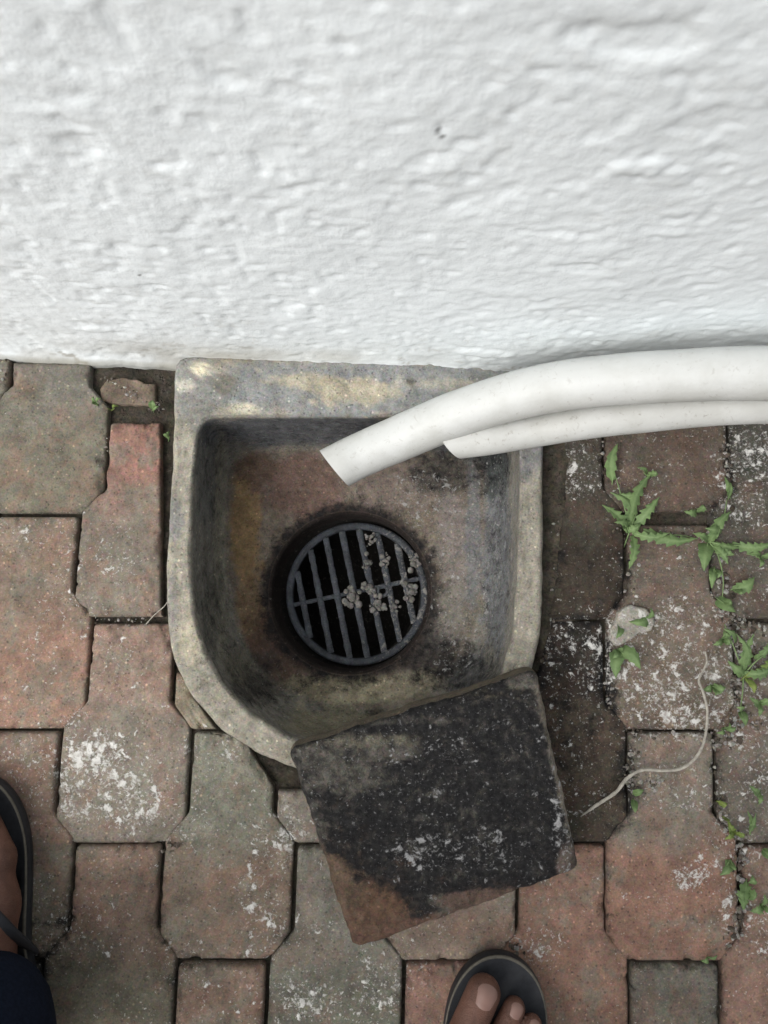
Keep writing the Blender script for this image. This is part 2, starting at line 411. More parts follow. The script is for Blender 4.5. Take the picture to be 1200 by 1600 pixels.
# ------------------------------------------------------------------ pavement of keyhole pavers
def colx(k, y):      # measured column centres
    s = 174.7 - (1395 - y) * 0.0178; return 5 + (1395 - y) * 0.0906 + k * s
A_, bX, bY = [], [], []
for k, rows in ((0,(0,2,4)),(2,(0,2,4)),(4,(0,2,4)),(6,(0,2,4)),(1,(1,3)),(3,(1,3)),(5,(1,3)),(7,(1,3))):
    for m_ in rows:
        yy = {0:805,2:1146,4:1502,1:967,3:1321}[m_]
        x, y = W(colx(k, yy), yy, 0); A_.append([1, k, m_]); bX.append(float(x)); bY.append(float(y))
sx = np.linalg.lstsq(np.array(A_), np.array(bX), rcond=None)[0]; sy = np.linalg.lstsq(np.array(A_), np.array(bY), rcond=None)[0]
LAT = lambda k, m_: (sx @ [1, k, m_], sy @ [1, k, m_])
PL = 2 * math.hypot(sx[2], sy[2]); print('paver length', PL, 'col', math.hypot(sx[1], sy[1]), sx, sy)
bvec = np.array([sx[2], sy[2]]) ; bvec /= np.linalg.norm(bvec)
cutL = np.array([[*map(float, W(x, y, 0))] for x, y in [(250,540),(251,960),(263,975),(266,1010),(284,1050),(310,1100),(341,1146),(380,1149),(402,1192),(432,1236)]])
cutR = np.array([[*map(float, W(x, y, 0))] for x, y in [(884,560),(884,770),(860,975),(842,1050),(815,1105),(700,1180),(570,1238)]])
ycutbot = float(W(500, 1236, 0)[1])
tt_key = [0, 0.365, 0.475, 0.885, 1.0]; ww_key = [0.395, 0.395, 0.598, 0.602, 0.42]
G_, R_, Bn = lin(112,108,98), lin(138,96,80), lin(112,92,78)
GR = lin(120,110,98); DK = lin(58,47,38); RED = lin(150,98,80)
spec = {  # (k, m): (colour of the narrow part, colour of the wide part)
 (0,0):(lin(104,100,94),lin(104,98,84)), (0,2):(lin(118,98,84),lin(138,100,82)), (0,4):(lin(128,98,84),lin(112,100,86)), (-1,1):(GR,G_),
 (1,1):(lin(138,92,80),lin(112,102,92)), (1,3):(lin(128,102,90),lin(120,108,98)), (1,5):(lin(124,98,84),lin(92,86,72)),
 (2,2):(lin(130,116,94),lin(132,118,96)), (2,4):(lin(112,110,98),lin(118,100,86)), (2,6):(lin(118,92,78),Bn),
 (3,3):(GR,lin(120,112,104)), (3,5):(lin(112,108,100),lin(92,90,80)), (4,4):(Bn,lin(122,102,90)), (4,6):(lin(128,90,78),lin(132,92,78)),
 (5,1):(lin(78,72,64),lin(60,50,40)), (5,3):(lin(58,46,38),lin(74,62,50)), (5,5):(lin(134,94,78),lin(132,92,74)),
 (6,0):(lin(88,74,66),lin(96,78,68)), (6,2):(lin(104,86,76),lin(106,92,80)), (6,4):(lin(118,106,96),lin(134,92,74)), (6,6):(lin(98,92,84),lin(104,94,84)),
 (7,1):(lin(76,74,68),lin(88,80,72)), (7,3):(lin(104,92,82),lin(102,92,84)), (7,5):(lin(124,96,82),lin(128,92,78)), (7,-1):(lin(76,74,68),lin(80,76,70)),
}
splB = [(185,1225,80,75,.9,1),(150,1170,50,40,1.0,1),(150,1045,50,70,.6,1),(100,1060,55,60,.55,1),(190,850,70,80,.42,1),(60,1090,60,40,.5,.8),(430,1330,50,150,.75,1),(340,1400,80,90,.45,1),(60,1200,50,60,.7,1),(540,1545,110,70,.75,1),
 (120,1370,25,80,.5,1),(230,1370,30,40,.6,1),(490,1390,30,70,.6,1),(905,1030,80,70,.78,1),(920,1190,80,90,.6,1),(1060,1080,100,90,.92,1),(1000,1000,70,50,.9,.8),(1170,750,60,80,.95,1),(1050,770,70,40,.6,1),
 (1060,1215,70,60,.75,1),(1170,1200,50,100,.7,1),(1060,1340,100,70,.42,1),(1100,1400,50,60,.5,1),(1060,1540,60,60,.5,1),(880,1520,90,90,.5,1),(700,1440,90,50,.5,1),(690,1560,60,60,.5,1),(1160,1050,60,60,.9,1),(905,730,40,60,.8,1),(920,850,60,70,.5,1),(1150,900,60,60,.7,1),(1040,880,60,50,.5,.8),(200,1250,60,45,1.12,1),(140,1185,34,30,1.12,1),(120,1250,30,60,.95,1),(40,960,60,100,.35,1),(140,1560,80,60,.45,1),(1180,1180,40,70,.9,1),(1130,1330,50,60,.75,1),(1140,1420,20,40,.9,1),(860,1440,60,40,.55,1),(960,1010,40,60,1.0,1),(1080,960,60,40,.95,1),(185,860,45,60,.72,1),(450,1300,14,60,.95,1),(400,1400,30,60,.80,1),(370,1170,20,30,.8,1),(300,1560,60,30,.6,1),(490,1560,40,30,.95,1),(590,1540,40,40,.9,1),(120,1130,26,30,.9,1),(80,960,30,70,.6,1),(60,1010,30,30,.85,1),(930,1360,40,60,.6,1),(850,1480,40,30,.85,1),(1075,1370,30,24,1.0,1),(1180,1450,30,60,.8,1)]
allV, allF, allC, allS, allG = [], [], [], [], []
nv = 0
for k in range(-7, 15):
    for m_ in range(-4, 14):
        if (k + m_) % 2: continue
        if (k, m_) in [(2,0),(4,0),(3,1),(4,2),(1,-1),(3,-1),(2,-2)] or m_ < -3: continue
        bx, by = LAT(k, m_)
        inframe = (k, m_) in spec
        rr = random.Random(k * 131 + m_ * 7 + 5)
        wx, wy = LAT(k, m_ - 2)
        if k >= -1 and k <= 8 and -2 <= m_ <= 7: nt_, nu_ = 78, 46
        else: nt_, nu_ = 20, 14
        gap = 0.0013 + 0.0007 * rr.random()
        top_extra = {(1,1): 0.008, (6,2): 0.008, (0,0): 0.0}.get((k, m_), 0)
        bot_extra = {(6,0): 0.002, (1,1): 0.003}.get((k, m_), 0)
        e = np.concatenate([[0, .0015, .003, .0055, .009], np.linspace(0.013, PL - 0.013, nt_ - 10), [PL - .009, PL - .0055, PL - .003, PL - .0015, PL]])
        t0 = gap + top_extra; t1 = PL - gap - bot_extra
        e = t0 + e * (t1 - t0) / PL
        colw = math.hypot(sx[1], sy[1])
        hw = np.interp(e / PL, tt_key, ww_key) * colw - gap
        hw_c = np.interp(np.linspace(0, 1, 400), tt_key, ww_key)   # round the chamfer corners a little
        hw_c = np.convolve(np.pad(hw_c, 3, mode='edge'), np.ones(7) / 7, 'valid'); hw = np.interp(e / PL, np.linspace(0, 1, 400), hw_c) * colw - gap
        endr = 0.004
        hw = hw - np.where(e - t0 < endr, endr - np.sqrt(np.clip(endr**2 - (endr - (e - t0))**2, 0, None)), 0) * 0.8
        hw = hw - np.where(t1 - e < endr, endr - np.sqrt(np.clip(endr**2 - (endr - (t1 - e))**2, 0, None)), 0) * 0.8
        ox, oy, rot = rr.uniform(-.001, .001), rr.uniform(-.001, .001), rr.uniform(-.006, .006)
        bv = np.array([bvec[0] + rot, bvec[1]])
        cy = wy + e * bv[1] + oy; cx = wx + e * bv[0] + ox
        wob = 0.0009 * (fbm(e, k * 3.1, m_ * 1.7, 90, 3) - 0.5); wob2 = 0.0009 * (fbm(e, k * 3.1 + 9, m_ * 1.7, 90, 4) - 0.5)
        xl = cx - hw + wob; xr = cx + hw + wob2
        keep = np.ones(len(e), bool)
        if -2 <= m_ <= 5 or True:
            if k <= 3:
                o_ = np.argsort(cutL[:, 1]); lim = np.interp(cy, cutL[o_, 1], cutL[o_, 0]); act = (cy > ycutbot)
                xr = np.where(act & (k >= 0), np.minimum(xr, lim), xr)
            if k >= 4:
                o_ = np.argsort(cutR[:, 1]); lim = np.interp(cy, cutR[o_, 1], cutR[o_, 0]); act = (cy > ycutbot)
                xl = np.where(act, np.maximum(xl, lim), xl)
        keep &= (xr - xl) > 0.006
        keep &= cy < wall_y(cx) - 0.004 - (0.008 if k > 0 else 0)
        if keep.sum() < 5: continue
        e, cy, xl, xr = e[keep], cy[keep], xl[keep], xr[keep]
        wmid = (xr - xl)
        us_ = np.concatenate([[0, .0015, .003, .0055, .009], np.linspace(0.013, 1 - .013, nu_ - 10), [1 - .009, 1 - .0055, 1 - .003, 1 - .0015, 1]])
        # edge-dense parameter: absolute insets near the sides
        ins = np.array([0, .0012, .0026, .005, .008])
        Xg = np.empty((len(e), nu_)); 
        for c in range(5): 
            Xg[:, c] = xl + np.minimum(ins[c], wmid * .04 * c); Xg[:, nu_ - 1 - c] = xr - np.minimum(ins[c], wmid * .04 * c)
        inner = np.linspace(0, 1, nu_ - 10 + 2)[1:-1]
        Xg[:, 5:nu_ - 5] = Xg[:, 4:5] + (Xg[:, nu_ - 5:nu_ - 4] - Xg[:, 4:5]) * inner[None]
        Yg = np.repeat(cy[:, None], nu_, 1)
        dx = np.minimum(Xg - xl[:, None], xr[:, None] - Xg)
        dy = np.minimum(cy.max() - Yg, Yg - cy.min())
        de = np.minimum(dx, dy); B = 0.0032
        prof = -0.0022 * (1 - np.sqrt(np.clip(1 - (1 - np.clip(de / B, 0, 1)) ** 2, 0, 1)))
        tilt = (Xg - cx.mean()) * rr.uniform(-.012, .012) + (Yg - cy.mean()) * rr.uniform(-.012, .012)
        Z = prof + tilt + rr.uniform(-.0012, .0012) + 0.0022 * (fbm(Xg, Yg, k, 40, 5, 3) - 0.5) + 0.0016 * (fbm(Xg, Yg, k, 260, 8, 2) - 0.5)
        chip = sstep(0.60, 0.72, fbm(Xg, Yg, 4, 110, 15, 2)) * (1 - sstep(0.002, 0.009, de)); Z -= 0.0035 * chip
        tl = (e / PL)[:, None] + 0 * Xg
        Z -= 0.0012 * np.exp(-((tl - 0.385) / 0.012) ** 2)            # false joint across the neck
        # colour
        if inframe: ca, cb_ = spec[(k, m_)]
        else:
            pick = [G_, RED, Bn, GR, R_]; ca, cb_ = pick[rr.randrange(5)], pick[rr.randrange(5)]
        nn = fbm(Xg, Yg, 1, 18, 33, 4); n5 = fbm(Xg, Yg, 2, 60, 37, 3)
        mixm = sstep(0.30, 0.62, tl + 0.5 * (nn - 0.5))
        Cc = ca * (1 - mixm[..., None]) + cb_ * mixm[..., None]
        rd = sstep(0.50, 0.62, fbm(Xg, Yg, 6, 42, 44, 6, .75)) * 0.45
        rd = rd * sstep(1.14, 1.40, Cc[..., 0] / Cc[..., 2])
        Cc = Cc * (1 - rd[..., None]) + lin(132, 92, 74) * Cc.mean() / lin(132, 92, 74).mean() * rd[..., None]
        gy = sstep(0.52, 0.64, fbm(Xg, Yg, 9, 46, 54, 6, .75)) * 0.55
        Cc = Cc * (1 - gy[..., None]) + lin(104, 103, 92) * Cc.mean() / lin(104, 103, 92).mean() * gy[..., None]
        Cc = (Cc * .60 + Cc.mean(-1, keepdims=True) * .40) * (0.66 + 0.68 * n5[..., None]) * 1.17
        Cc = Cc * np.array([1.0, .985, .90])
        edge = (1 - sstep(0.0, 0.004, de)) * 0.25; Cc = Cc * (1 - edge[..., None]) + np.array([0.05, 0.045, 0.035]) * edge[..., None]
        px, py = PX(Xg, Yg, 0.0)
        far = (px < -150) | (px > 1350) | (py > 1750)
        S = blobs(px, py, np.where(px > 860, 0.62, 0.60) + 0 * px, splB, None); S = np.where(py < 800, np.minimum(S, np.where(px > 860, 1, .25)), S)
        S = np.where(far, 0.35, S) + .30 * (fbm(Xg, Yg, 3, 26, 61, 4, .6) - .5) * 2
        # verts incl. skirt
        P = np.stack([Xg, Yg, Z], -1); nr, nc = Xg.shape
        V_ = list(P.reshape(-1, 3)); F_ = grid_faces(nr, nc, nv, flip=True)
        loop = [(0, c) for c in range(nc)] + [(r, nc - 1) for r in range(1, nr)] + [(nr - 1, c) for c in range(nc - 2, -1, -1)] + [(r, 0) for r in range(nr - 2, 0, -1)]
        b0 = nv + nr * nc
        for (r, c) in loop: V_.append([P[r, c, 0], P[r, c, 1], -0.045])
        L = len(loop)
        for i in range(L):
            a = nv + loop[i][0] * nc + loop[i][1]; a2 = nv + loop[(i + 1) % L][0] * nc + loop[(i + 1) % L][1]
            F_.append((a, a2, b0 + (i + 1) % L, b0 + i))
        allV += V_; allF += F_
        allC.append(Cc.reshape(-1, 3)); allC.append(np.tile([0.045, 0.038, 0.03], (L, 1)))
        Gm = blobs(px, py, np.where(px > 860, .34, .20) + 0 * px, [(930,900,70,60,.55,1),(900,1100,80,150,.66,1),(960,1230,60,80,.55,1),(180,1500,150,120,.34,1),(540,1560,110,70,.42,1),(1160,760,60,90,.5,1),(60,1480,80,60,.6,1)])
        Gm = Gm + .25 * (1 - sstep(0, .012, de))
        allG.append(Gm.reshape(-1)); allG.append(np.zeros(L))
        allS.append(S.reshape(-1)); allS.append(np.zeros(L)); nv += len(V_)
mesh('pavement', allV, allF, M_paver, col=np.concatenate(allC), attrs={'spl': np.concatenate(allS), 'grm': np.concatenate(allG)})
bpy.data.objects['pavement']['kind'] = 'structure'

# ------------------------------------------------------------------ basin
basin = empty('drain_basin', (CX, CY, 0), 'old cast stone drain basin with rounded front rim set against the white wall', 'basin')
rings = []; kinds = []
def ring(xy, z, kd): rings.append(np.c_[xy, np.broadcast_to(z, NA)]); kinds.append(kd)
nrm_dir = (C_out - np.array([CX, CY])); nrm_dir /= np.linalg.norm(nrm_dir, axis=1)[:, None]
ring(C_out + nrm_dir * 0.002, -0.09, 0); ring(C_out + nrm_dir * 0.001, -0.02, 0)
for q in np.linspace(-0.015, RZ - 0.006, 6): ring(C_out + nrm_dir * 0.0005, q, 0)
for a in np.linspace(0, 90, 6)[1:]:
    a = math.radians(a); ring(C_out - nrm_dir * 0.006 * (1 - math.cos(a)), RZ - 0.006 + 0.006 * math.sin(a), 1)
o2 = C_out - nrm_dir * 0.006; i2 = C_in + nrm_dir * 0.004
for f in np.linspace(0, 1, 14)[1:]: ring(o2 * (1 - f) + i2 * f, RZ - 0.0005 * math.sin(f * math.pi), 1)
for a in np.linspace(0, 90, 6)[1:]:
    a = math.radians(a); ring(i2 - nrm_dir * 0.004 * math.sin(a), RZ - 0.004 * (1 - math.cos(a)), 1.5)
ZF = -0.078
for f in np.linspace(0, 90, 34)[1:]:
    a = math.radians(f); xf = (1 - math.cos(a)) ** 1.0; zf = math.sin(a) ** 1.0
    ring(C_in * (1 - xf) + C_flo * xf, (RZ - 0.004) * (1 - zf) + ZF * zf, 2)
hx, hy = [float(v) for v in W(547, 925, -0.095)]; HR = 0.0935
hole = np.stack([hx + HR * np.cos(ANG), hy + HR * np.sin(ANG)], 1)
for f in np.linspace(0, 1, 40)[1:]:
    ring(C_flo * (1 - f) + hole * f, ZF - 0.016 * f, 3)
for a in np.linspace(0, 90, 5)[1:]:
    a = math.radians(a); r = HR - 0.005 * math.sin(a); ring(np.stack([hx + r * np.cos(ANG), hy + r * np.sin(ANG)], 1), ZF - 0.016 - 0.005 * (1 - math.cos(a)), 4)
GZ = -0.120
gx, gy_ = [float(v) for v in W(558, 927, GZ)]; GR_ = 0.0835
for z, r, f in [(-.105, .0885, .0), (-.112, .0882, .3), (-.119, .0875, .6), (-.1265, .087, 1), (-.128, .076, 1), (-.14, .075, 1), (-.2, .075, 1), (-.21, .074, 1), (-.215, .03, 1), (-.215, .001, 1)]:
    x0, y0 = hx + (gx - hx) * f * .6, hy + (gy_ - hy) * f * .6
    ring(np.stack([x0 + r * np.cos(ANG), y0 + r * np.sin(ANG)], 1), z, 5)
P = np.array(rings); K = np.repeat(np.array(kinds)[:, None], NA, 1)
nz = fbm(P[..., 0], P[..., 1], P[..., 2], 45, 71, 4) - 0.5; nf = fbm(P[..., 0], P[..., 1], P[..., 2], 260, 73, 2) - 0.5
amp = np.where(K < 5, 1.0, 0.2)
P[..., 2] += amp * (0.004 * nz + 0.0018 * nf) * np.where(K == 0, 0.3, 1)
P[..., :2] += (amp * (0.003 * nz + 0.001 * nf) * np.where((K == 2) | (K <= 1), 1, 0))[..., None] * nrm_dir[None]
px, py = PX(P[..., 0], P[..., 1], P[..., 2])
wob = np.clip(fbm(P[..., 0], P[..., 1], P[..., 2], 55, 81, 5, 0.75) * 1.9 - .45, 0, 1)
tan_, dgy, brn, mid_, blk = lin(150,144,128), lin(92,90,86), lin(88,66,50), lin(116,108,92), lin(28,25,24)
cR = np.ones(P.shape) * tan_
cR = blobs(px, py, cR, [(560,605,330,46,lin(134,136,134),1),(298,600,40,60,lin(138,138,132),1),(480,595,60,12,lin(172,164,140),.9),(560,612,60,18,lin(178,168,142),.9),(700,600,70,10,lin(170,165,150),.8),
   (350,600,22,20,lin(108,104,90),.8),(380,638,26,9,lin(185,178,155),.9),(290,602,18,7,lin(190,186,170),.9),(314,576,13,12,lin(222,212,180),1.0),(640,598,8,4,lin(90,86,76),.9),(652,612,6,4,lin(90,86,76),.9),
   (825,690,28,70,lin(128,128,126),.95),(270,820,16,30,lin(120,122,124),.6),(300,1000,18,40,lin(180,170,140),.4),(268,940,9,60,lin(128,126,120),.6),(315,655,20,30,lin(130,128,120),.8)], wob)
cW = np.ones(P.shape) * lin(104,101,92)
cW = blobs(px, py, cW, [(325,720,22,110,lin(88,88,84),.8),(480,672,190,26,lin(74,76,80),.9),(700,690,90,26,lin(70,74,78),.9),(345,860,12,200,lin(116,112,96),.8),(775,860,26,170,lin(90,92,94),.9),(765,700,30,90,lin(62,68,66),.9),
   (330,960,18,60,lin(84,82,74),.8),(400,1070,40,30,lin(64,60,54),.85),(520,1130,80,26,lin(112,106,84),.8),(370,1040,22,30,lin(92,88,74),.8),(640,1110,80,30,lin(108,102,86),.7),(730,1050,40,40,lin(72,72,72),.85),(585,1108,12,12,lin(60,52,44),.7)], wob)
cF = np.ones(P.shape) * lin(98,88,76)
cF = blobs(px, py, cF, [(385,800,24,130,lin(122,98,62),.95),(470,760,70,60,lin(92,72,62),.95),(400,730,40,30,lin(84,66,54),.9),(390,960,26,70,lin(108,86,58),.8),(430,1020,60,50,lin(76,56,46),.8),(620,760,80,40,lin(104,92,84),.7),
   (700,740,50,40,lin(66,62,56),.85),(720,860,40,90,lin(112,104,98),.8),(690,960,50,60,lin(100,96,88),.8),(670,1030,60,40,lin(54,50,48),.8),(560,1075,110,26,lin(138,130,104),.85),(640,1070,60,24,lin(128,120,98),.7),(740,830,14,120,lin(92,93,94),.8),(480,1075,50,18,lin(96,88,70),.7),(390,1040,40,22,lin(54,46,42),.8)], wob)
dh = np.hypot(P[..., 0] - hx, P[..., 1] - hy) - HR
ang = np.arctan2(P[..., 1] - hy, P[..., 0] - hx)
halo = (1 - sstep(0.000, 0.010 + 0.008 * wob, dh + 0.004 * (wob - .5)))
cF = cF * (1 - .8 * halo[..., None]) + lin(44, 34, 29) * .8 * halo[..., None]
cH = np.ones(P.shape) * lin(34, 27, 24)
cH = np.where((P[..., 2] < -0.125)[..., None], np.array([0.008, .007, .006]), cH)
t1 = sstep(1.2, 1.9, K + 0.6 * (wob - .5))[..., None]
t2 = sstep(2.2, 2.8, K + 0 * wob)[..., None]
# blend the wall into the floor near the fillet
ridx = np.arange(len(kinds))[:, None] + 0 * wob; i3 = kinds.index(3)
t2 = sstep(i3 - 9, i3 + 3, ridx + 8 * (wob - .5))[..., None]
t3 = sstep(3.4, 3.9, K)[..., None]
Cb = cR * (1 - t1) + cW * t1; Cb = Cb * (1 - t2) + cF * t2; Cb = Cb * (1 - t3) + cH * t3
Cb = np.where((K == 0)[..., None], lin(84, 80, 70), Cb)
Cb = (Cb * .8 + Cb.mean(-1, keepdims=True) * .2) * ((0.45 + 1.1 * fbm(P[..., 0], P[..., 1], P[..., 2], 120, 99, 4, 0.7)) * np.where(K < 1.8, .92, np.where(K < 4, 1.30, 1)))[..., None]
splb = np.where(K < 1.6, 0.2, 0.40) + 0 * px
splb = blobs(px, py, splb, [(680,790,60,50,.95,1),(730,900,50,90,.8,1),(700,1000,60,60,.8,1),(630,1000,60,60,.4,1),(600,1130,120,40,.45,1),(745,960,30,40,.9,1),(600,740,60,40,.5,1),(470,800,80,60,.3,1),(790,720,40,40,.6,1),(720,860,60,130,.72,.9),(770,830,30,120,.7,.9),(660,770,60,40,.8,1)])
splb = np.where(K >= 5, -.6, splb)
gb = np.where(K < 1.6, 0.22, np.where(K < 2.5, .44, np.where(K < 4, .42, 0))) + 0 * px
gb = blobs(px, py, gb, [(400,1070,60,40,.68,.9),(470,1045,50,40,.62,.9),(740,1050,50,50,.70,.9),(675,1035,60,50,.76,.9),(700,735,70,40,.70,.9),(770,720,30,60,.85,.9),(775,880,26,150,.62,.8),(480,676,180,24,.58,.9),(325,720,24,120,.56,.9),(322,930,20,80,.6,.8),
   (585,1108,16,16,.72,1),(330,1030,40,60,.6,.8),(560,1085,80,24,.28,.9),(385,800,24,130,.25,.9),(720,860,40,90,.40,.8),(540,1140,90,20,.35,.8),(660,1130,90,26,.7,.8),(620,880,0.1,0.1,0,0)])
gb = np.where((K > 2.5) & (K < 4), np.maximum(gb, .86 - np.clip(dh, 0, 1) / .05), gb); gb = np.where(K >= 4, .0, gb)
bo = mesh('bowl', P.reshape(-1, 3), grid_faces(len(rings), NA, 0, True, flip=True), M_basin, basin, col=Cb.reshape(-1, 3), attrs={'spl': splb.reshape(-1), 'grm': gb.reshape(-1)})

# ------------------------------------------------------------------ grate
grate = empty('drain_grate', (gx, gy_, GZ), 'round black iron drain grate lying in the basin outlet', 'grate')
def lathe(prof, cx, cy, n=96):
    V = [];
    for r, z in prof:
        for i in range(n):
            a = 2 * math.pi * i / n; V.append((cx + r * math.cos(a), cy + r * math.sin(a), z))
    return V, grid_faces(len(prof), n, 0, True, flip=True)
def rough_cols(V, c0, spl=0.3, seed=3):
    V = np.array([tuple(v) for v in V]); g = fbm(V[:, 0], V[:, 1], V[:, 2], 90, seed, 3)
    return V, np.asarray(c0)[None] * (0.4 + 1.2 * g[:, None]), spl + .12 + .5 * sstep(gx - .02, gx + .06, V[:, 0])
V, Fc = lathe([(GR_ - .0005, GZ - .008), (GR_, GZ - .002), (GR_ - .0008, GZ + .0003), (GR_ - .003, GZ + .001), (GR_ - .0072, GZ + .0002), (GR_ - .0084, GZ - .001), (GR_ - .0088, GZ - .008), (GR_ - .0005, GZ - .008)], gx, gy_)
Va, ca, sa = rough_cols(V, lin(54, 58, 64)); Va[:, 2] += 0.0012 * (fbm(Va[:, 0], Va[:, 1], 0, 150, 4) - .5)
mesh('outer_ring', Va, Fc, M_grate, grate, col=ca, attrs={'spl': sa})
bd = Vector((0.205, -0.979, 0)).normalized(); bs = Vector((bd.y, -bd.x, 0)) * -1
def bar(a, b, w0, w1, z0, z1, n=26, seed=1):
    """tapered, slightly eroded grate bar with a rounded top"""
    V = []; prof = [(-w1, z1), (-w0, z0 - .0010), (-w0 * .85, z0 - .0001), (0, z0), (w0 * .85, z0 - .0001), (w0, z0 - .0010), (w1, z1)]
    d = (b - a); s = Vector((d.y, -d.x, 0)).normalized()
    for i in range(n):
        t = i / (n - 1); p = a + d * t
        e1 = (float(vnoise(p.x, p.y, 0, 260, seed)) - .5)
        for (u, z) in prof:
            V.append((p.x + s.x * u * (1 + .35 * e1), p.y + s.y * u * (1 + .35 * e1), z + .0010 * e1))
    m = len(prof)
    return V, grid_faces(n, m, 0, flip=False) + [tuple(i * m + m - 1 - 0 for i in (0,)) for _ in ()]
V, Fc = [], []
for i in range(-3, 4):
    off = i * 0.0203 - 0.003
    hl = math.sqrt(max((GR_ - .0085) ** 2 - off ** 2, 0.0001))
    c = Vector((gx, gy_, 0)) + bs * off
    v, f = bar(c - bd * hl, c + bd * hl,   .0037, .0026, GZ - .0003, GZ - .008, 30, 5 + i)
    Fc += [tuple(q + len(V) for q in ff) for ff in f]; V += v
Va, ca, sa = rough_cols(V, lin(58, 62, 68), .4)
mesh('bars', Va, Fc, M_grate, grate, col=ca, attrs={'spl': sa})
hl = GR_ - .0085; c = Vector((gx, gy_, 0)) + bd * -0.002
v, f = bar(c - bs * hl, c + bs * hl, .0025, .0016, GZ - .0009, GZ - .0075, 30, 40)
Va, ca, sa = rough_cols(v, lin(60, 64, 70), .3)
mesh('crossbar', Va, f, M_grate, grate, col=ca, attrs={'spl': sa})
v, f = lathe([(.0035, GZ - .008), (.0038, GZ - .001), (.0045, GZ + .0006), (.0072, GZ + .0006), (.008, GZ - .001), (.0078, GZ - .008)], *[float(q) for q in W(598, 923, GZ)], n=24)
Va, ca, sa = rough_cols(v, lin(64, 68, 72)); mesh('boss', Va, f, M_grate, grate, col=ca, attrs={'spl': sa})

def crust(name, p, r, colr, label, cat, group, seed, stretch):
    V, Fc = [], []; rr = random.Random(seed)
    for q in range(20):
        bm = bmesh.new(); bmesh.ops.create_icosphere(bm, subdivisions=2, radius=1)
        v = np.array([tuple(a.co) for a in bm.verts]); f = [tuple(a.index for a in ff.verts) for ff in bm.faces]; bm.free()
        n = fbm(v[:, 0] + seed * 3.3 + q, v[:, 1], v[:, 2], 2.5, seed, 3, .7)
        an = rr.uniform(0, 6.28); rad = r * rr.uniform(0, 1.15) ; sz = r * rr.uniform(.12, .46)
        v = v * (.5 + 1.0 * n)[:, None] * sz; v[:, 2] *= .24
        v += np.array([p[0] + math.cos(an) * rad * stretch[0], p[1] + math.sin(an) * rad * stretch[1], p[2] + rr.uniform(-.001, .002)])
        Fc += [tuple(a + len(V) for a in ff) for ff in f]; V += list(v)
    V = np.array(V); g = fbm(V[:, 0], V[:, 1], V[:, 2], 400, seed, 3)
    return tag(mesh(name, V, Fc, M_clump, col=np.asarray(colr)[None] * (.4 + 1.1 * g[:, None]), attrs={'spl': np.full(len(V), .3)}), label, cat, group)
def lump(name, p, r, colr, label, cat, group=None, flat=0.6, seed=1, spl=0.5, stretch=(1, 1), mat=None, sub=3, amp=0.9):
    bm = bmesh.new(); bmesh.ops.create_icosphere(bm, subdivisions=sub, radius=1)
    v = np.array([tuple(q.co) for q in bm.verts]); f = [tuple(q.index for q in ff.verts) for ff in bm.faces]; bm.free()
    n = fbm(v[:, 0] + seed * 3.3, v[:, 1], v[:, 2], 1.7, seed, 4, .7)
    v = v * (1 - amp * .5 + amp * n)[:, None] * r; v[:, 2] *= flat; v[:, 0] *= stretch[0]; v[:, 1] *= stretch[1]
    v = v + np.array(tuple(p))
    g = fbm(v[:, 0], v[:, 1], v[:, 2], 300, seed, 3)
    o = mesh(name, v, f, mat or M_clump, col=np.asarray(colr)[None] * (.5 + g[:, None]), attrs={'spl': np.full(len(v), spl)})
    return tag(o, label, cat, group)
GRP = 'sediment clumps caught on the drain grate'
for i, (x, y, r, st, lab) in enumerate([
    (551,932,.0100,(1,1),'rounded beige sediment clump left of the grate boss'),
    (573,918,.0075,(1.2,.8),'grey sediment clump on the crossbar just left of its boss'),
    (590,945,.0092,(1,1),'pale round sediment clump just below the grate boss'),
    (640,925,.0085,(1,1.3),'grey sediment clump near the right end of the crossbar'),
    (651,877,.0085,(1.1,1.3),'pale sediment clump at the upper right of the grate ring'),
    (602,877,.0060,(1,1.4),'small sediment clump on a bar above the crossbar'),
    (574,880,.0060,(1,1.6),'brownish sediment smear on the middle bar of the grate'),
    (617,947,.0052,(1,1.2),'small sediment bit below and right of the grate boss'),
    (578,842,.0048,(1.1,2.6),'long pale twig shaped clump near the top of the grate')]):
    crust('sediment_clump', V3(x, y, GZ + .0005), r * 1.05, lin(116,114,110), lab, 'debris', GRP, i + 3, st)

# ------------------------------------------------------------------ concrete slab leaning on the rim
slab = empty('concrete_slab', V3(680, 1270, 0), 'square soot blackened concrete slab with one rust brown corner, resting on the front rim', 'slab')
# top-face corners: pixel positions, heights
TL, TR, BR, BL = V3(450,1172,.066), V3(838,1047,.066), V3(907,1360,.044), V3(553,1486,.044)
nS = 90; u = np.linspace(0, 1, nS); Ug, Vg = np.meshgrid(u, u)
def sq_round(U, V, r=0.07):
    """pull the square's corners in to rounded ones"""
    x, y = U * 2 - 1, V * 2 - 1
    a = 1 - r
    ax, ay = np.abs(x), np.abs(y)
    m = np.maximum(ax, ay)
    # scale factor so that the square of half-size m maps onto a rounded square of half-size m
    tx, ty = np.where(m > 0, ax / np.maximum(m, 1e-9), 0), np.where(m > 0, ay / np.maximum(m, 1e-9), 0)
    ex, ey = np.clip(tx - a, 0, None), np.clip(ty - a, 0, None)
    d = np.hypot(ex, ey); s = np.where((ex > 0) & (ey > 0) & (d > r), 1 - (d - r) * .75, 1.0)
    return (x * s + 1) / 2, (y * s + 1) / 2
Ur, Vr = sq_round(Ug, Vg)
def quad(U, V):
    a, b, c, d = [np.array(tuple(q)) for q in (TL, TR, BR, BL)]
    U, V = U[..., None], V[..., None]
    return a * (1 - U) * (1 - V) + b * U * (1 - V) + c * U * V + d * (1 - U) * V
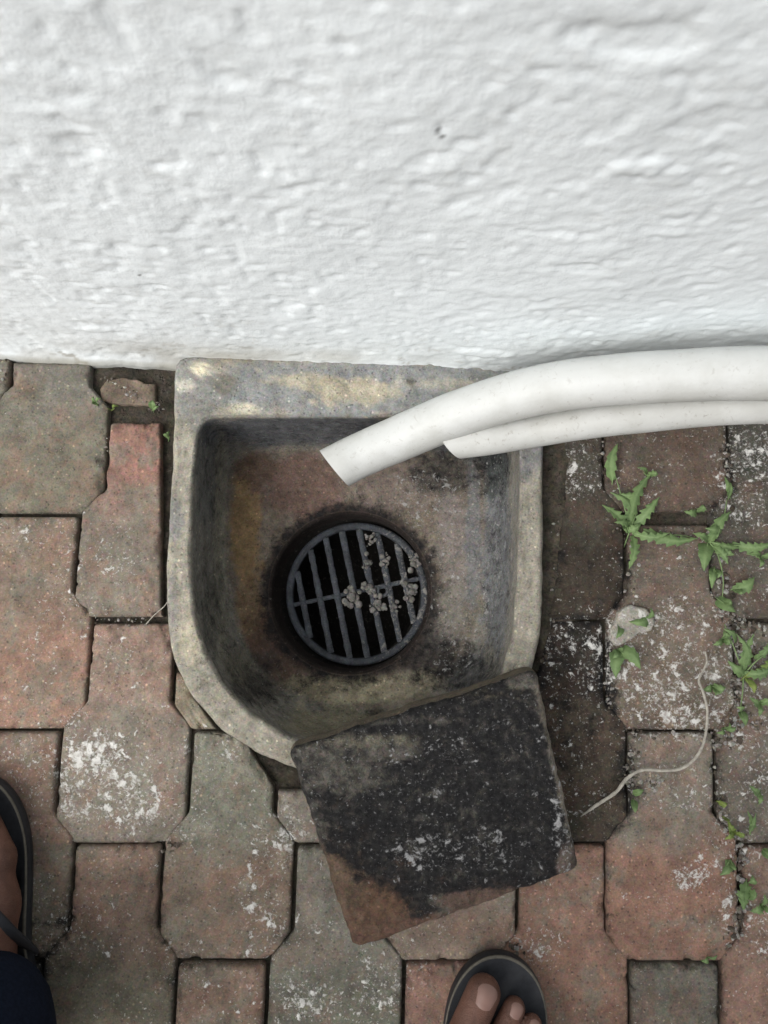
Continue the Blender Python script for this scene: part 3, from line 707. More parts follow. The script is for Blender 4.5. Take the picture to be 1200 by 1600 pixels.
P = quad(Ur, Vr)
edge = np.minimum(np.minimum(Ug, 1 - Ug), np.minimum(Vg, 1 - Vg)) * .235
cen = P.mean((0, 1)); dirp = P[..., :2] - cen[:2]; dirp /= np.linalg.norm(dirp, axis=-1)[..., None] + 1e-9
wobE = fbm(P[..., 0], P[..., 1], 0, 60, 23, 4, .6) - .5
P[..., :2] += dirp * (wobE * .006 * (1 - sstep(0, .012, edge)))[..., None]
P[..., 2] += -.006 * (1 - np.sqrt(np.clip(1 - (1 - np.clip(edge / .007, 0, 1)) ** 2, 0, 1)))
P[..., 2] += .0045 * (fbm(P[..., 0], P[..., 1], 0, 30, 27, 4, .55) - .5) + .0022 * (fbm(P[..., 0], P[..., 1], 0, 220, 28, 3, .6) - .5)
P[..., 2] += .002 * (1 - sstep(.004, .016, np.minimum(1 - Ug, Vg) * .235)) * sstep(.4, .6, fbm(P[..., 0], P[..., 1], 0, 70, 31, 3))
px, py = PX(P[..., 0], P[..., 1], P[..., 2]); wob = np.clip(fbm(P[..., 0], P[..., 1], 0, 50, 36, 5, .8) * 1.9 - .45, 0, 1)
cs = np.ones(P.shape) * lin(78, 75, 69)
cs = blobs(px, py, cs, [(560,1430,110,80,lin(80,62,49),1),(520,1370,60,60,lin(82,68,56),1),(660,1460,130,40,lin(80,62,52),1),(800,1410,130,40,lin(80,66,58),1),(885,1350,36,40,lin(84,74,68),.9),(560,1155,140,12,lin(92,88,76),.7),(740,1085,90,9,lin(104,96,80),.7)], wob)
gsl = blobs(px, py, .98 + 0 * px, [(535,1195,80,48,.68,1),(600,1170,60,24,.62,.9),(490,1290,24,50,.70,.8),(550,1440,92,66,.36,1),(515,1378,38,44,.36,1),(650,1462,110,28,.32,1),(720,1436,60,18,.40,1),(800,1408,130,20,.36,1),(893,1350,24,34,.50,.9),(820,1062,34,16,.55,.9),(600,1125,150,8,.66,.7)])
er = (1 - sstep(.002, .009, (1 - Ug) * .235 + .004 * (wob - .5))) * sstep(.02, .1, Vg) * (1 - sstep(.75, .9, Vg))
gsl = gsl * (1 - .5 * er)
cs = cs * (1 - .75 * er[..., None]) + lin(128, 120, 108) * .75 * er[..., None]
cs *= 1.12 * (.4 + 1.2 * fbm(P[..., 0], P[..., 1], 0, 140, 39, 4, .7))[..., None]
ss = blobs(px, py, .62 + 0 * px, [(650,1200,150,90,.62,1),(690,1180,60,40,.8,1),(660,1330,60,30,.9,1),(760,1330,60,40,.85,1),(680,1230,50,60,.7,1),(560,1430,90,60,.12,1),(820,1200,60,120,.6,.7),(880,1250,20,130,.95,1),(520,1370,40,40,.1,1),(800,1405,110,22,.2,1)])
n = nS; V_ = list(P.reshape(-1, 3)); Fc = grid_faces(n, n, 0, flip=True)
loop = [(0, c) for c in range(n)] + [(r, n - 1) for r in range(1, n)] + [(n - 1, c) for c in range(n - 2, -1, -1)] + [(r, 0) for r in range(n - 2, 0, -1)]
L = len(loop); prev = [r * n + c for r, c in loop]; cc = [cs.reshape(-1, 3)]; s2 = [ss.reshape(-1)]; g3_ = [gsl.reshape(-1)]
for k_, dz in enumerate([-.004, -.009, -.015, -.022, -.028, -.034, -.038]):
    st = len(V_)
    for (r, c) in loop:
        p = P[r, c].copy(); w_ = fbm(p[0], p[1], dz, 80, 51, 3) - .5
        out = .0018 * math.sin(min(k_, 5) / 5 * math.pi) + .003 * w_
        p[:2] += dirp[r, c] * out - (dirp[r, c] * .004 if k_ == 6 else 0); p[2] += dz; V_.append(p)
    for i in range(L): Fc.append((prev[i], prev[(i + 1) % L], st + (i + 1) % L, st + i))
    prev = list(range(st, st + L)); cc.append(np.tile(lin(92, 84, 72), (L, 1))); s2.append(np.full(L, .45)); g3_.append(np.full(L, .35))
Fc.append(tuple(prev[::-1]))
so = mesh('block', V_, Fc, M_slab, slab, col=np.concatenate(cc), attrs={'spl': np.concatenate(s2), 'grm': np.concatenate(g3_)})

# ------------------------------------------------------------------ pipes
def pipe(name, ctrl, R, cut, label, npt=70, crease=0.0):
    """ctrl: (px, py, z); cut: end plane normal (world), faces the open end"""
    pts = smooth_path([tuple(V3(*c)) for c in ctrl], npt); pts = [Vector(tuple(p)) for p in pts]
    e = empty(name, pts[0], label, 'pipe', 'white plastic drain pipes beside the wall')
    n = 40
    def shell(rad, flip, ext=0.0):
        V = []
        for i, p in enumerate(pts):
            t = (pts[min(i + 1, npt - 1)] - pts[max(i - 1, 0)]).normalized(); s = t.cross(Vector((0, 0, 1))).normalized(); u_ = s.cross(t)
            for k in range(n):
                a = 2 * math.pi * k / n; q = p + (s * math.cos(a) + u_ * math.sin(a)) * rad
                # oblique saw cut at the open end, fading along the first centimetres
                if i < 12:
                    d0 = (q - pts[0]).dot(cut); tc = t.dot(cut); sh = -d0 / tc
                    base_ = 0 if i == 0 else 1
                    if i == 0: q = q + t * sh
                    elif (q - pts[0]).dot(cut) > -0.0015 * i: q = q + t * ((-0.0015 * i - (q - pts[0]).dot(cut)) / tc)
                V.append(q)
        return V, grid_faces(npt, n, 0, True, flip=flip)
    V1, F1 = shell(R, True)
    va = np.array([tuple(v) for v in V1]); 
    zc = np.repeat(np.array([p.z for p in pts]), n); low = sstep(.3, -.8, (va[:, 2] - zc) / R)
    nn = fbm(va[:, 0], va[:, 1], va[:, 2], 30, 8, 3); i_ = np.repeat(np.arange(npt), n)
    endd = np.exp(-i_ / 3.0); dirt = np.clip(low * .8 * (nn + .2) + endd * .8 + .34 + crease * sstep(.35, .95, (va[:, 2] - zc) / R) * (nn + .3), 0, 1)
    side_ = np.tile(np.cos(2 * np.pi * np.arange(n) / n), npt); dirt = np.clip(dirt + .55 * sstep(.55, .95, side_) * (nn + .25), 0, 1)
    off = (fbm(va[:, 0], va[:, 1], va[:, 2], 25, 4, 2) - .5) * .0016
    ctr = np.repeat(np.array([tuple(p) for p in pts]), n, 0); rad = (va - ctr) / R; va = va + rad * off[:, None]
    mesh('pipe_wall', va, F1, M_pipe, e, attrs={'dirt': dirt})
    V2, F2 = shell(R - .0028, False); mesh('bore', V2, F2, M_inside, e)
    Fr = [(k, (k + 1) % n, n + (k + 1) % n, n + k) for k in range(n)]
    v2 = [tuple(v) for v in va[:n]] + [tuple(v) for v in V2[:n]]
    mesh('cut_edge', v2, Fr, M_pipe, e, attrs={'dirt': np.full(2 * n, .5)})
    return e
pipe('drain_pipe', [(522,731,.022),(570,708,.026),(640,678,.040),(720,645,.066),(800,620,.090),(880,603,.110),(960,594,.126),(1060,587,.145),(1200,583,.166),(1340,585,.182),(1700,590,.20),(2400,610,.20)], .0223, Vector((-.78, -.62, -.12)).normalized(), 'thick white drain pipe with slanted cut end reaching out over the basin')
pipe('drain_pipe', [(704,692,.046),(760,685,.052),(830,673,.060),(900,661,.075),(980,650,.089),(1080,640,.104),(1200,633,.122),(1340,632,.134),(1700,640,.15),(2400,665,.15)], .0165, Vector((-.74, -.44, -.50)).normalized(), 'thinner white pipe running just below and in front of the thick one', crease=.9)

# ------------------------------------------------------------------ broken paver piece and rubble
def stone(name, pts, ztop, zbot, c0, label, cat, spl=.2, mat=None, group=None):
    P = np.array([[*map(float, W(x, y, ztop))] for x, y in pts]); c = P.mean(0)
    seg = np.r_[P, P[:1]]; L = np.r_[0, np.cumsum(np.linalg.norm(np.diff(seg, axis=0), axis=1))]
    n = 100; s = np.linspace(0, L[-1], n, endpoint=False); E = np.c_[np.interp(s, L, seg[:, 0]), np.interp(s, L, seg[:, 1])]
    E += (np.c_[fbm(E[:, 0], E[:, 1], 0, 150, 5), fbm(E[:, 0], E[:, 1], 5, 150, 6)] - .5) * .003
    V = [np.c_[c + (E - c) * 1.02, np.full(n, zbot)]]
    for f, dz in [(1, -.005), (.985, -.002), (.96, -.0006)] + [(q, 0) for q in np.linspace(.92, .02, 10)]:
        p = c + (E - c) * f; V.append(np.c_[p, ztop + dz + .003 * (fbm(p[:, 0], p[:, 1], 0, 90, 3) - .5)])
    V = np.concatenate(V); g = fbm(V[:, 0], V[:, 1], 0, 50, 19, 4)
    o = mesh(name, V, grid_faces(len(V) // n, n, 0, True), mat or M_paver, col=np.array(c0)[None] * (.6 + .8 * g[:, None]), attrs={'spl': np.full(len(V), spl)})
    return tag(o, label, cat, group)
stone('broken_paver', [(155,608),(165,594),(190,590),(215,592),(226,600),(243,600),(245,633),(210,634),(158,628)], -.006, -.03, lin(112,100,88), 'small broken paver piece wedged beside the wall left of the basin', 'paver')
stone('mortar_lump', [(962,972),(968,955),(985,945),(1010,950),(1025,970),(1020,985),(1000,990),(985,1000),(965,1010),(955,1000),(954,985)], .006, -.02, lin(150,146,136), 'pale crusty mortar lump in the paver joint between the weeds', 'mortar', .9)

# ------------------------------------------------------------------ weeds
def leaf(base, tip, w, lobes=4, deep=.5, zb=.004, zt=.012, seed=0, arch=.006, heart=False):
    tip = (base[0] + (tip[0] - base[0]) * .92, base[1] + (tip[1] - base[1]) * .92); b = V3(base[0], base[1], zb); t = V3(tip[0], tip[1], zt); w = w * .80 / 1550.0
    d = t - b; s = Vector((d.y, -d.x, 0)).normalized(); rr = random.Random(seed)
    V, Rb = [], []; n = 34; ph = rr.random()
    bend = rr.uniform(-.16, .16); curl = rr.uniform(-.35, .55); roll = rr.uniform(-.4, .4)
    for i in range(n):
        q = i / (n - 1)
        env = (math.sin(math.pi * min(1, q ** .75)) ** .8 if not heart else (math.sin(math.pi * q ** .55) ** .75)) if 0 < q < 1 else 0
        for j in range(-3, 4):
            side = 1 if j > 0 else -1
            ph2 = ph + (0.18 if side > 0 else 0)
            saw = ((lobes * 1.35 if lobes > 1 else 0) * q + ph2) % 1.0
            tooth = 1 - min(.85, deep * 1.2) * (saw if saw < .78 else (1 - saw) / .22 * .78) if lobes else 1
            stem = .06 if q < .12 else 0
            wd = w * .5 * max(env * tooth, .04) * (abs(j) / 3) if j else 0
            p = b + d * q + s * (side * wd + bend * d.length * math.sin(math.pi * q))
            back = -d.normalized() * (wd * .35 * (tooth if lobes else 0))
            z = arch * math.sin(math.pi * q) + wd * curl + side * wd * roll - (abs(j) == 3) * .0012 * rr.random()
            V.append(tuple(p + back + Vector((0, 0, z)))); Rb.append(1.0 if j == 0 else .25 if abs(j) == 1 else 0)
    return V, grid_faces(n, 7), Rb
def weed(name, leaves, label, mat=None, group='weeds sprouting from the paver joints', cat='weed', stems=()):
    V, Fc, R = [], [], []
    for sp in stems:
        pts = smooth_path([tuple(V3(*c)) for c in sp], 24); v, f = tube(pts, [.0009 * (1 - .5 * i / 23) for i in range(24)], 6)
        Fc += [tuple(q + len(V) for q in ff) for ff in f]; V += [tuple(q) for q in v]; R += [.9] * len(v)
    for lf in leaves[:3]:
        q_ = (lf[0][0] * .72 + lf[1][0] * .28, lf[0][1] * .72 + lf[1][1] * .28)
        pts = [V3(lf[0][0] - (lf[1][0] - lf[0][0]) * .25, lf[0][1] - (lf[1][1] - lf[0][1]) * .25, -.006), V3(*lf[0], .003), V3(*q_, .008)]
        v, f = tube(pts, [.0008, .0007, .0004], 5); Fc += [tuple(q + len(V) for q in ff) for ff in f]; V += [tuple(q) for q in v]; R += [.9] * len(v)
    for i, lf in enumerate(leaves):
        v, f, r = leaf(*lf[:2], lf[2], *(lf[3:5] if len(lf) > 4 else (3, .5)), seed=hash((int(lf[0][0]), int(lf[1][0]), i)) & 0xffff, zb=.002, zt=.006 + .008 * ((i * 37) % 10) / 10, heart=(len(lf) > 5))
        Fc += [tuple(q + len(V) for q in ff) for ff in f]; V += v; R += r
    o = mesh(name, V, Fc, mat or M_leaf, attrs={'rib': R})
    return tag(o, label, cat, group)
weed('weed', [((984,830),(1021,730),34,5,.62),((957,752),(966,688),26,3,.4),((990,812),(950,765),24,3,.55),((984,832),(937,785),26,4,.6),((984,826),(958,815),20,3,.6),((990,826),(1034,772),26,4,.6),((1000,770),(962,772),18,3,.5),
   ((988,832),(1052,832),22,4,.65),((1005,826),(1098,842),30,4,.62),((988,836),(982,894),24,4,.55),((975,828),(1005,815),20,3,.5)], 'largest jagged leaved weed rosette, nearest the pipe', stems=[[(986,830,.002),(1020,838,.007),(1060,836,.008),(1090,842,.003)],[(986,830,.002),(975,790,.008),(962,745,.006)]])
weed('weed', [((1108,846),(1145,795),26,3,.45),((1106,850),(1100,896),32,2,.2,1),((1110,848),(1120,812),24,3,.4),((1112,850),(1160,855),20,4,.55),((1140,850),(1215,848),26,5,.6),((1112,852),(1140,884),18,4,.6),((1106,846),(1080,832),20,3,.5),((1128,830),(1100,825),22,2,.4),((1120,858),(1150,868),16,3,.5)], 'sprawling weed reaching to the photo\'s right edge below the brown paver', stems=[[(1106,846,.002),(1140,852,.008),(1190,850,.007),(1230,846,.004)],[(1108,846,.002),(1122,868,.006),(1130,905,.006),(1128,940,.0)],[(1110,846,.002),(1128,820,.007),(1136,780,.003)]])
weed('weed', [((1140,776),(1132,742),16,2,.3),((1138,778),(1142,752),10,1,.2)], 'narrow upright sprout in the joint right of the brown paver')
weed('weed', [((1116,888),(1112,922),18,1,.15,1),((1116,888),(1122,905),10,1,.15)], 'single oval leaf below the sprawling weed')
weed('weed', [((1145,920),(1182,900),30,3,.4),((1146,922),(1160,930),14,2,.3)], 'lone leaf lying on the grey paver near the right edge')
weed('weed', [((1122,936),(1152,958),28,1,.15,1),((1128,938),(1146,944),14,1,.2)], 'broad rounded leaf low in the right hand joint')
weed('weed', [((1015,966),(980,972),22,2,.3,1),((1008,968),(1018,948),12,2,.3),((968,978),(962,1000),16,1,.15,1)], 'two little leaves growing over the pale mortar lump')
weed('weed', [((968,1016),(962,1064),30,2,.25,1),((968,1016),(1004,1048),32,3,.3,1),((966,1016),(956,1030),14,2,.3),((966,1018),(975,1010),10,1,.2)], 'bright three leaf weed left of the pale mottled paver')
weed('weed', [((1112,1072),(1096,1078),18,2,.3),((1112,1072),(1136,1074),22,2,.4),((1113,1074),(1118,1088),14,1,.3)], 'small bow shaped weed beside the dry root')
weed('weed', [((1162,1054),(1135,1030),22,2,.3,1),((1160,1052),(1150,985),24,4,.6),((1160,1050),(1180,985),22,4,.6),((1162,1052),(1210,1040),24,4,.6),((1150,1005),(1128,980),16,3,.5),((1178,1030),(1205,1000),20,3,.5)], 'dense weed clump at the right edge above the pale paver', stems=[[(1162,1054,.0),(1150,1020,.008),(1132,975,.006)],[(1162,1054,.0),(1185,1030,.009),(1215,1010,.006)],[(1162,1054,.0),(1160,1085,.006),(1156,1112,.0)]])
weed('weed', [((1163,1058),(1212,1012),22,5,.6),((1165,1060),(1180,1085),14,2,.3)], 'yellowish lobed leaf at the photo\'s right edge', M_leafy)
weed('weed', [((1158,1112),(1166,1136),20,1,.2,1),((1158,1112),(1150,1104),10,1,.2)], 'small oval leaf in the right joint above the grey paver')
weed('weed', [((1130,1138),(1118,1146),9,1,.2),((1130,1138),(1152,1136),10,2,.3),((1132,1138),(1140,1128),8,1,.2)], 'tiny sprig at the corner right of the dry root')
weed('weed', [((990,1240),(1008,1234),16,1,.2,1),((990,1250),(993,1272),15,1,.2,1)], 'two tiny leaves under the bend of the dry root')
weed('weed', [((1122,1252),(1138,1256),12,2,.3),((1130,1276),(1138,1284),10,1,.2)], 'tiny yellow green sprout left of the lower grey paver', M_leafy)
weed('weed', [((1172,1300),(1168,1264),16,3,.4),((1172,1300),(1182,1268),14,3,.4)], 'upright little weed on the grey paver at lower right')
weed('weed', [((1192,1328),(1206,1340),18,1,.2,1)], 'small leaf at the right edge beside the dried debris')
weed('weed', [((1140,1345),(1124,1370),18,2,.3,1),((1142,1345),(1150,1362),10,1,.2)], 'single pointed leaf overlapping the red octagonal paver')
weed('weed', [((1166,1378),(1162,1426),34,3,.45),((1166,1392),(1184,1402),24,2,.4),((1164,1398),(1148,1396),18,2,.4),((1170,1380),(1176,1366),14,2,.3)], 'broad three lobed weed at the lower right')
weed('weed', [((1106,1496),(1094,1502),14,1,.2,1),((1106,1496),(1122,1492),12,1,.2,1)], 'pair of small leaves at the foot of the red octagonal paver')
weed('weed', [((240,640),(238,624),14,0,0,1),((240,640),(250,634),8,0,0)], 'small round leaf beside the broken paver piece')
weed('weed', [((152,632),(146,618),8,2,.3),((152,632),(158,622),8,2,.3),((152,632),(144,628),7,1,.3)], 'pale tiny sprig left of the broken paver piece')
weed('weed', [((176,640),(186,634),8,1,.2),((172,640),(166,636),7,1,.2)], 'tiny yellowish sprig below the broken paver piece', M_leafy)
weed('weed', [((264,686),(266,672),9,1,.2),((264,686),(260,676),7,1,.2)], 'tiny green sprout in the gap left of the basin')

for (x, y, k_, lab, m_) in [(1188,872,3,'small three leaf sprig above the broad rounded leaf','g'),(1186,1238,2,'two leaf sprig at the edge beside the upright little weed','g'),(1146,1300,3,'tiny sprig in the joint above the single pointed leaf','y'),(1190,1415,3,'loose sprig at the right edge beside the three lobed weed','g'),(1128,1000,3,'little sprig in the joint left of the dense weed clump','g'),
      (1186,1100,3,'little sprig at the right edge below the yellowish leaf','g'),(1010,742,2,'pair of narrow leaves on top of the brown paver','g'),(1088,800,2,'pair of narrow leaves above the long joint runner','g')]:
    q_ = random.Random(x); a0 = q_.uniform(0, 6)
    weed('weed', [((x, y), (x + math.cos(a0 + i * 2.2) * q_.uniform(16, 26), y + math.sin(a0 + i * 2.2) * q_.uniform(14, 24)), q_.uniform(12, 19), 3, .5) for i in range(k_)], lab, M_leafy if m_ == 'y' else M_leaf)
# dry root, grass blade
pts = smooth_path([tuple(V3(*c)) for c in [(907,1276,.004),(932,1258,.006),(962,1238,.008),(980,1216,.010),(1004,1203,.010),(1035,1204,.012),(1066,1200,.012),(1090,1180,.014),(1102,1150,.012),(1105,1110,.010),(1098,1080,.012),(1092,1062,.010),(1104,1036,.008),(1102,1018,.004)]], 90)
rad = [.0019 * (1 - .45 * i / 89) * (.85 + .3 * random.random()) * min(1, (i + 2) / 8) for i in range(90)]
V, Fc = tube(pts, rad, 8); tag(mesh('dry_root', V, Fc, M_stem), 'thin pale dry root curling across the right hand pavers', 'root')
pts = smooth_path([tuple(V3(*c)) for c in [(226,978,-.002),(240,962,.004),(256,948,.008),(262,940,.010)]], 14)
V, Fc = tube(pts, [.0005] * 14, 5); tag(mesh('dry_grass_blade', V, Fc, M_stem), 'thin dry straw in the joint at the basin\'s left edge', 'straw')

# dried crumbs lying in the joints at right, uncountable
V, Fc, Cc = [], [], []
def crumb(p, r, c0, flat=.45):
    bm = bmesh.new(); bmesh.ops.create_icosphere(bm, subdivisions=1, radius=1); st = len(V); s0 = random.random() * 99
    a, b = random.uniform(.6, 1.5), random.uniform(.6, 1.5)
    for q in bm.verts:
        k = random.uniform(.6, 1.25); V.append((p[0] + q.co.x * r * a * k, p[1] + q.co.y * r * b * k, p[2] + q.co.z * r * flat * k)); Cc.append(np.array(c0) * random.uniform(.7, 1.15))
    for f in bm.faces: Fc.append(tuple(q.index + st for q in f.verts))
    bm.free()
paths = [([(1138,690),(1140,780),(1115,835)],60,.9),([(1115,835),(1000,830)],50,.8),([(1130,890),(1138,960),(1150,1000),(1190,1040)],170,1),([(1120,930),(1150,975),(1200,985)],110,1),([(1150,1060),(1150,1140),(1120,1160)],130,1),([(1150,1100),(1200,1150)],60,.9),
   ([(958,1000),(955,1100),(1000,1145),(1115,1148)],70,.7),([(990,1150),(985,1240)],40,.7),([(1125,1200),(1130,1280),(1165,1318)],60,.8),([(1155,1330),(1160,1420),(1140,1470)],90,1),([(940,690),(945,800),(985,850),(990,930)],60,.8),
   ([(975,1215),(1010,1230),(1030,1220)],60,.9),([(812,1480),(800,1475)],22,1.1),([(150,725),(165,700),(168,680)],12,.6),([(120,940),(150,968),(250,970)],26,.5),([(5,600),(8,560)],10,.8),([(280,1315),(250,1330)],8,.8),([(870,800),(862,1000),(850,1040)],40,.8),([(160,590),(250,640)],30,.6)]
for pth, n, sz in paths:
    n = int(n * 1.7)
    P = smooth_path([(*p, 0) for p in pth], 40)
    for _ in range(n):
        q = random.choice(P); x, y = q[0] + random.gauss(0, 6 * sz), q[1] + random.gauss(0, 6 * sz)
        shade = random.choice([(.30,.28,.25), (.20,.18,.15), (.12,.10,.08), (.38,.37,.34), (.08,.065,.05)])
        crumb(V3(x, y, random.choice([-.006, -.002, .001])), random.uniform(.0008, .0030) * sz, shade)
tag(mesh('dried_debris', V, Fc, M_clump, col=np.array(Cc) * .8, attrs={'spl': np.full(len(V), -.6)}, smooth=False), 'crumbs of dried moss, grit and plant bits in the paver joints', 'debris', kind='stuff')
# moss in the corner left of the basin
V, Fc, Cc = [], [], []
for (x0, y0, rx, ry, n) in [(150,600,12,22,160),(210,580,40,8,120),(255,610,10,30,120),(820,588,24,6,60),(168,580,8,16,60),(262,720,5,60,60)]:
    for _ in range(n):
        x, y = random.gauss(x0, rx), random.gauss(y0, ry)
        p = V3(x, y, random.uniform(-.022, -.014))
        if p.y > wall_y(p.x) - .004: continue
        crumb(p, random.uniform(.0015, .0035), random.choice([(.035,.045,.02), (.05,.06,.025), (.03,.03,.02), (.08,.09,.03)]), .7)
tag(mesh('moss', V, Fc, M_clump, col=np.array(Cc), attrs={'spl': np.zeros(len(V))}), 'dark green moss in the gaps along the wall foot', 'moss', kind='stuff')

# ------------------------------------------------------------------ person (feet in the frame, body behind the camera)
def pxw(px, py, z): return np.array(tuple(V3(px, py, z)))
def netmesh(caps, xs, ys, zs, k=.010, extra=None):
    """smooth union of round cones, polygonised by surface nets on a rectilinear grid"""
    S = np.full((len(xs), len(ys), len(zs)), .06, np.float32)
    for cp in caps:
        a, b, ra, rb = np.array(cp[0], float), np.array(cp[1], float), cp[2], cp[3]
        kk = cp[4] if len(cp) > 4 else k; sc = np.array(cp[5]) if len(cp) > 5 else np.ones(3)
        mg = max(ra, rb) / sc.min() + kk + .065
        lo = np.minimum(a, b) - mg; hi = np.maximum(a, b) + mg
        I = [slice(max(np.searchsorted(ax, l) - 1, 0), np.searchsorted(ax, h) + 1) for ax, l, h in zip((xs, ys, zs), lo, hi)]
        X_, Y_, Z_ = np.meshgrid(xs[I[0]], ys[I[1]], zs[I[2]], indexing='ij')
        if X_.size == 0: continue
        P_ = np.stack([X_, Y_, Z_], -1) * sc; A2, B2 = a * sc, b * sc
        d = B2 - A2; t = np.clip(((P_ - A2) @ d) / max(d @ d, 1e-9), 0, 1)
        dist = np.linalg.norm(P_ - (A2 + t[..., None] * d), axis=-1) - (ra + (rb - ra) * t)
        cur = S[I[0], I[1], I[2]]; h = np.clip(.5 + .5 * (cur - dist) / kk, 0, 1)
        S[I[0], I[1], I[2]] = cur * (1 - h) + dist * h - kk * h * (1 - h)
    if extra is not None: S = extra(S, xs, ys, zs)
    ins = S < 0
    c = [ins[i:len(xs) - 1 + i, j:len(ys) - 1 + j, l:len(zs) - 1 + l] for i in (0, 1) for j in (0, 1) for l in (0, 1)]
    tot = sum(q.astype(int) for q in c); act = (tot > 0) & (tot < 8)
    idx = -np.ones(act.shape, int); cells = np.argwhere(act); idx[act] = np.arange(len(cells))
    acc = np.zeros((len(cells), 3)); cnt = np.zeros(len(cells)); ax = (xs, ys, zs)
    for dim in range(3):
        oth = [q for q in range(3) if q != dim]
        for u_ in (0, 1):
            for v_ in (0, 1):
                o0 = np.zeros(3, int); o0[oth[0]] = u_; o0[oth[1]] = v_; o1 = o0.copy(); o1[dim] = 1
                A = cells + o0; B = cells + o1
                sa, sb = S[tuple(A.T)], S[tuple(B.T)]; cr = (sa < 0) != (sb < 0)
                t = np.where(cr, sa / np.where(cr, sa - sb, 1), 0)
                pa = np.stack([ax[q][A[:, q]] for q in range(3)], 1); pb = np.stack([ax[q][B[:, q]] for q in range(3)], 1)
                acc += np.where(cr[:, None], pa + (pb - pa) * t[:, None], 0); cnt += cr
    V = acc / np.maximum(cnt, 1)[:, None]; Fc = []
    for dim in range(3):
        o_ = [q for q in range(3) if q != dim]
        a = [slice(1, -1)] * 3; a[dim] = slice(0, -1); b = [slice(1, -1)] * 3; b[dim] = slice(1, None)
        s0, s1 = ins[tuple(a)], ins[tuple(b)]; base_ = np.zeros(3, int); base_[o_[0]] = 1; base_[o_[1]] = 1
        for e_ in np.argwhere(s0 != s1):
            g_ = e_ + base_; q = []
            for du, dv in ((-1, -1), (0, -1), (0, 0), (-1, 0)):
                c_ = g_.copy(); c_[o_[0]] += du; c_[o_[1]] += dv; q.append(int(idx[tuple(c_)]))
            fl = bool(s0[tuple(e_)]); fl = fl if dim != 1 else not fl
            if min(q) >= 0: Fc.append(tuple(q if fl else q[::-1]))
    return V, Fc
def foot_caps(M_, kk=.008):
    """M_(u, v, z): foot frame (u across towards the little toe, v forward from the heel, metres)"""
    c = []
    toes = [((-.034,.188,.035),(-.019,.236,.034),.0160,.0155),((-.002,.192,.033),(.011,.226,.031),.0105,.0100),((.016,.188,.031),(.029,.214,.029),.0098,.0092),((.030,.180,.029),(.041,.199,.028),.0090,.0084),((.041,.168,.028),(.050,.184,.027),.0086,.0080)]
    for a, b, ra, rb in toes: c.append((M_(*a), M_(*b), ra, rb, .003))
    for a, b, ra, rb in [((-.028,.150,.044),(-.030,.188,.035),.021,.0155),((-.004,.150,.044),(-.004,.190,.034),.018,.0112),((.016,.145,.040),(.014,.186,.032),.016,.0102),((.030,.135,.036),(.029,.180,.030),.015,.0095),((.040,.120,.033),(.041,.170,.029),.014,.009)]:
        c.append((M_(*a), M_(*b), ra, rb, .006))
    for a, b, ra, rb in [((0,.030,.046),(-.026,.150,.042),.028,.021),((0,.035,.045),(.034,.130,.034),.026,.016),((0,.070,.075),(-.008,.140,.052),.030,.020),((0,.025,.048),(0,.050,.095),.029,.031),((0,.045,.09),(0,.045,.15),.033,.033)]:
        c.append((M_(*a), M_(*b), ra, rb, .012))
    return c
def frame(heel, fwd, side):
    fwd = np.array(fwd) / np.linalg.norm(fwd); rt = np.array([fwd[1], -fwd[0]]) * side
    return lambda u_, v_, z: np.array([heel[0] + fwd[0] * v_ + rt[0] * u_, heel[1] + fwd[1] * v_ + rt[1] * u_, z])
# right foot: big toe tip near pixel (764,1530); left foot: cut by the left edge, toes turned out
rt_tip = pxw(758, 1546, .03)
fr_dir = np.array([.16, 1.0]); fr_dir /= np.linalg.norm(fr_dir)
rr_ = np.array([fr_dir[1], -fr_dir[0]])
heelR = rt_tip[:2] - fr_dir * .237 + rr_ * .017
FR = frame(heelR, fr_dir, 1)
fl_dir = np.array([-.22, 1.0]); fl_dir /= np.linalg.norm(fl_dir)
heelL = np.array([-.348, -.425])
FL = frame(heelL, fl_dir, -1)
ankR, ankL = FR(0, .045, .12), FL(0, .045, .12)
kneeR, kneeL = np.array([.06, -.60, .50]), np.array([-.34, -.53, .50])
hipR, hipL = np.array([-.04, -.74, .92]), np.array([-.24, -.74, .92])
pel, chest, neck = np.array([-.14, -.76, .96]), np.array([-.13, -.70, 1.30]), np.array([-.12, -.64, 1.46])
head = np.array([-.11, -.57, 1.60])
shR, shL = np.array([.05, -.68, 1.40]), np.array([-.31, -.68, 1.40])
elR, elL = np.array([.13, -.55, 1.12]), np.array([-.33, -.52, 1.12])
wrR, wrL = np.array([.09, -.30, .99]), np.array([-.22, -.28, .99])
legs = [(ankR, kneeR, .036, .052, .02), (kneeR, hipR, .058, .080, .03), (ankL, kneeL, .036, .052, .02), (kneeL, hipL, .058, .080, .03)]
trunk = [(hipR, hipL, .085, .085, .04), (pel, chest, .105, .125, .05), (shR, shL, .060, .060, .05), (chest, neck, .08, .055, .03)]
arms = [(shR, elR, .046, .037, .02), (elR, wrR, .036, .025, .015), (shL, elL, .046, .037, .02), (elL, wrL, .036, .025, .015)]
hd = [(neck, head + [0, -.02, -.05], .052, .055, .02), (head + [0, -.02, .03], head + [0, .01, -.03], .082, .072, .03), (head + [0, .055, -.055], head + [0, .04, -.08], .035, .03, .03), (head + [0, .09, -.005], head + [0, .10, -.025], .010, .013, .01),
      (head + [.083, -.01, 0], head + [.083, -.01, -.03], .010, .008, .01), (head + [-.083, -.01, 0], head + [-.083, -.01, -.03], .010, .008, .01), (head + [.03, .083, -.062], head + [-.03, .083, -.062], .006, .006, .01)]
hands = []
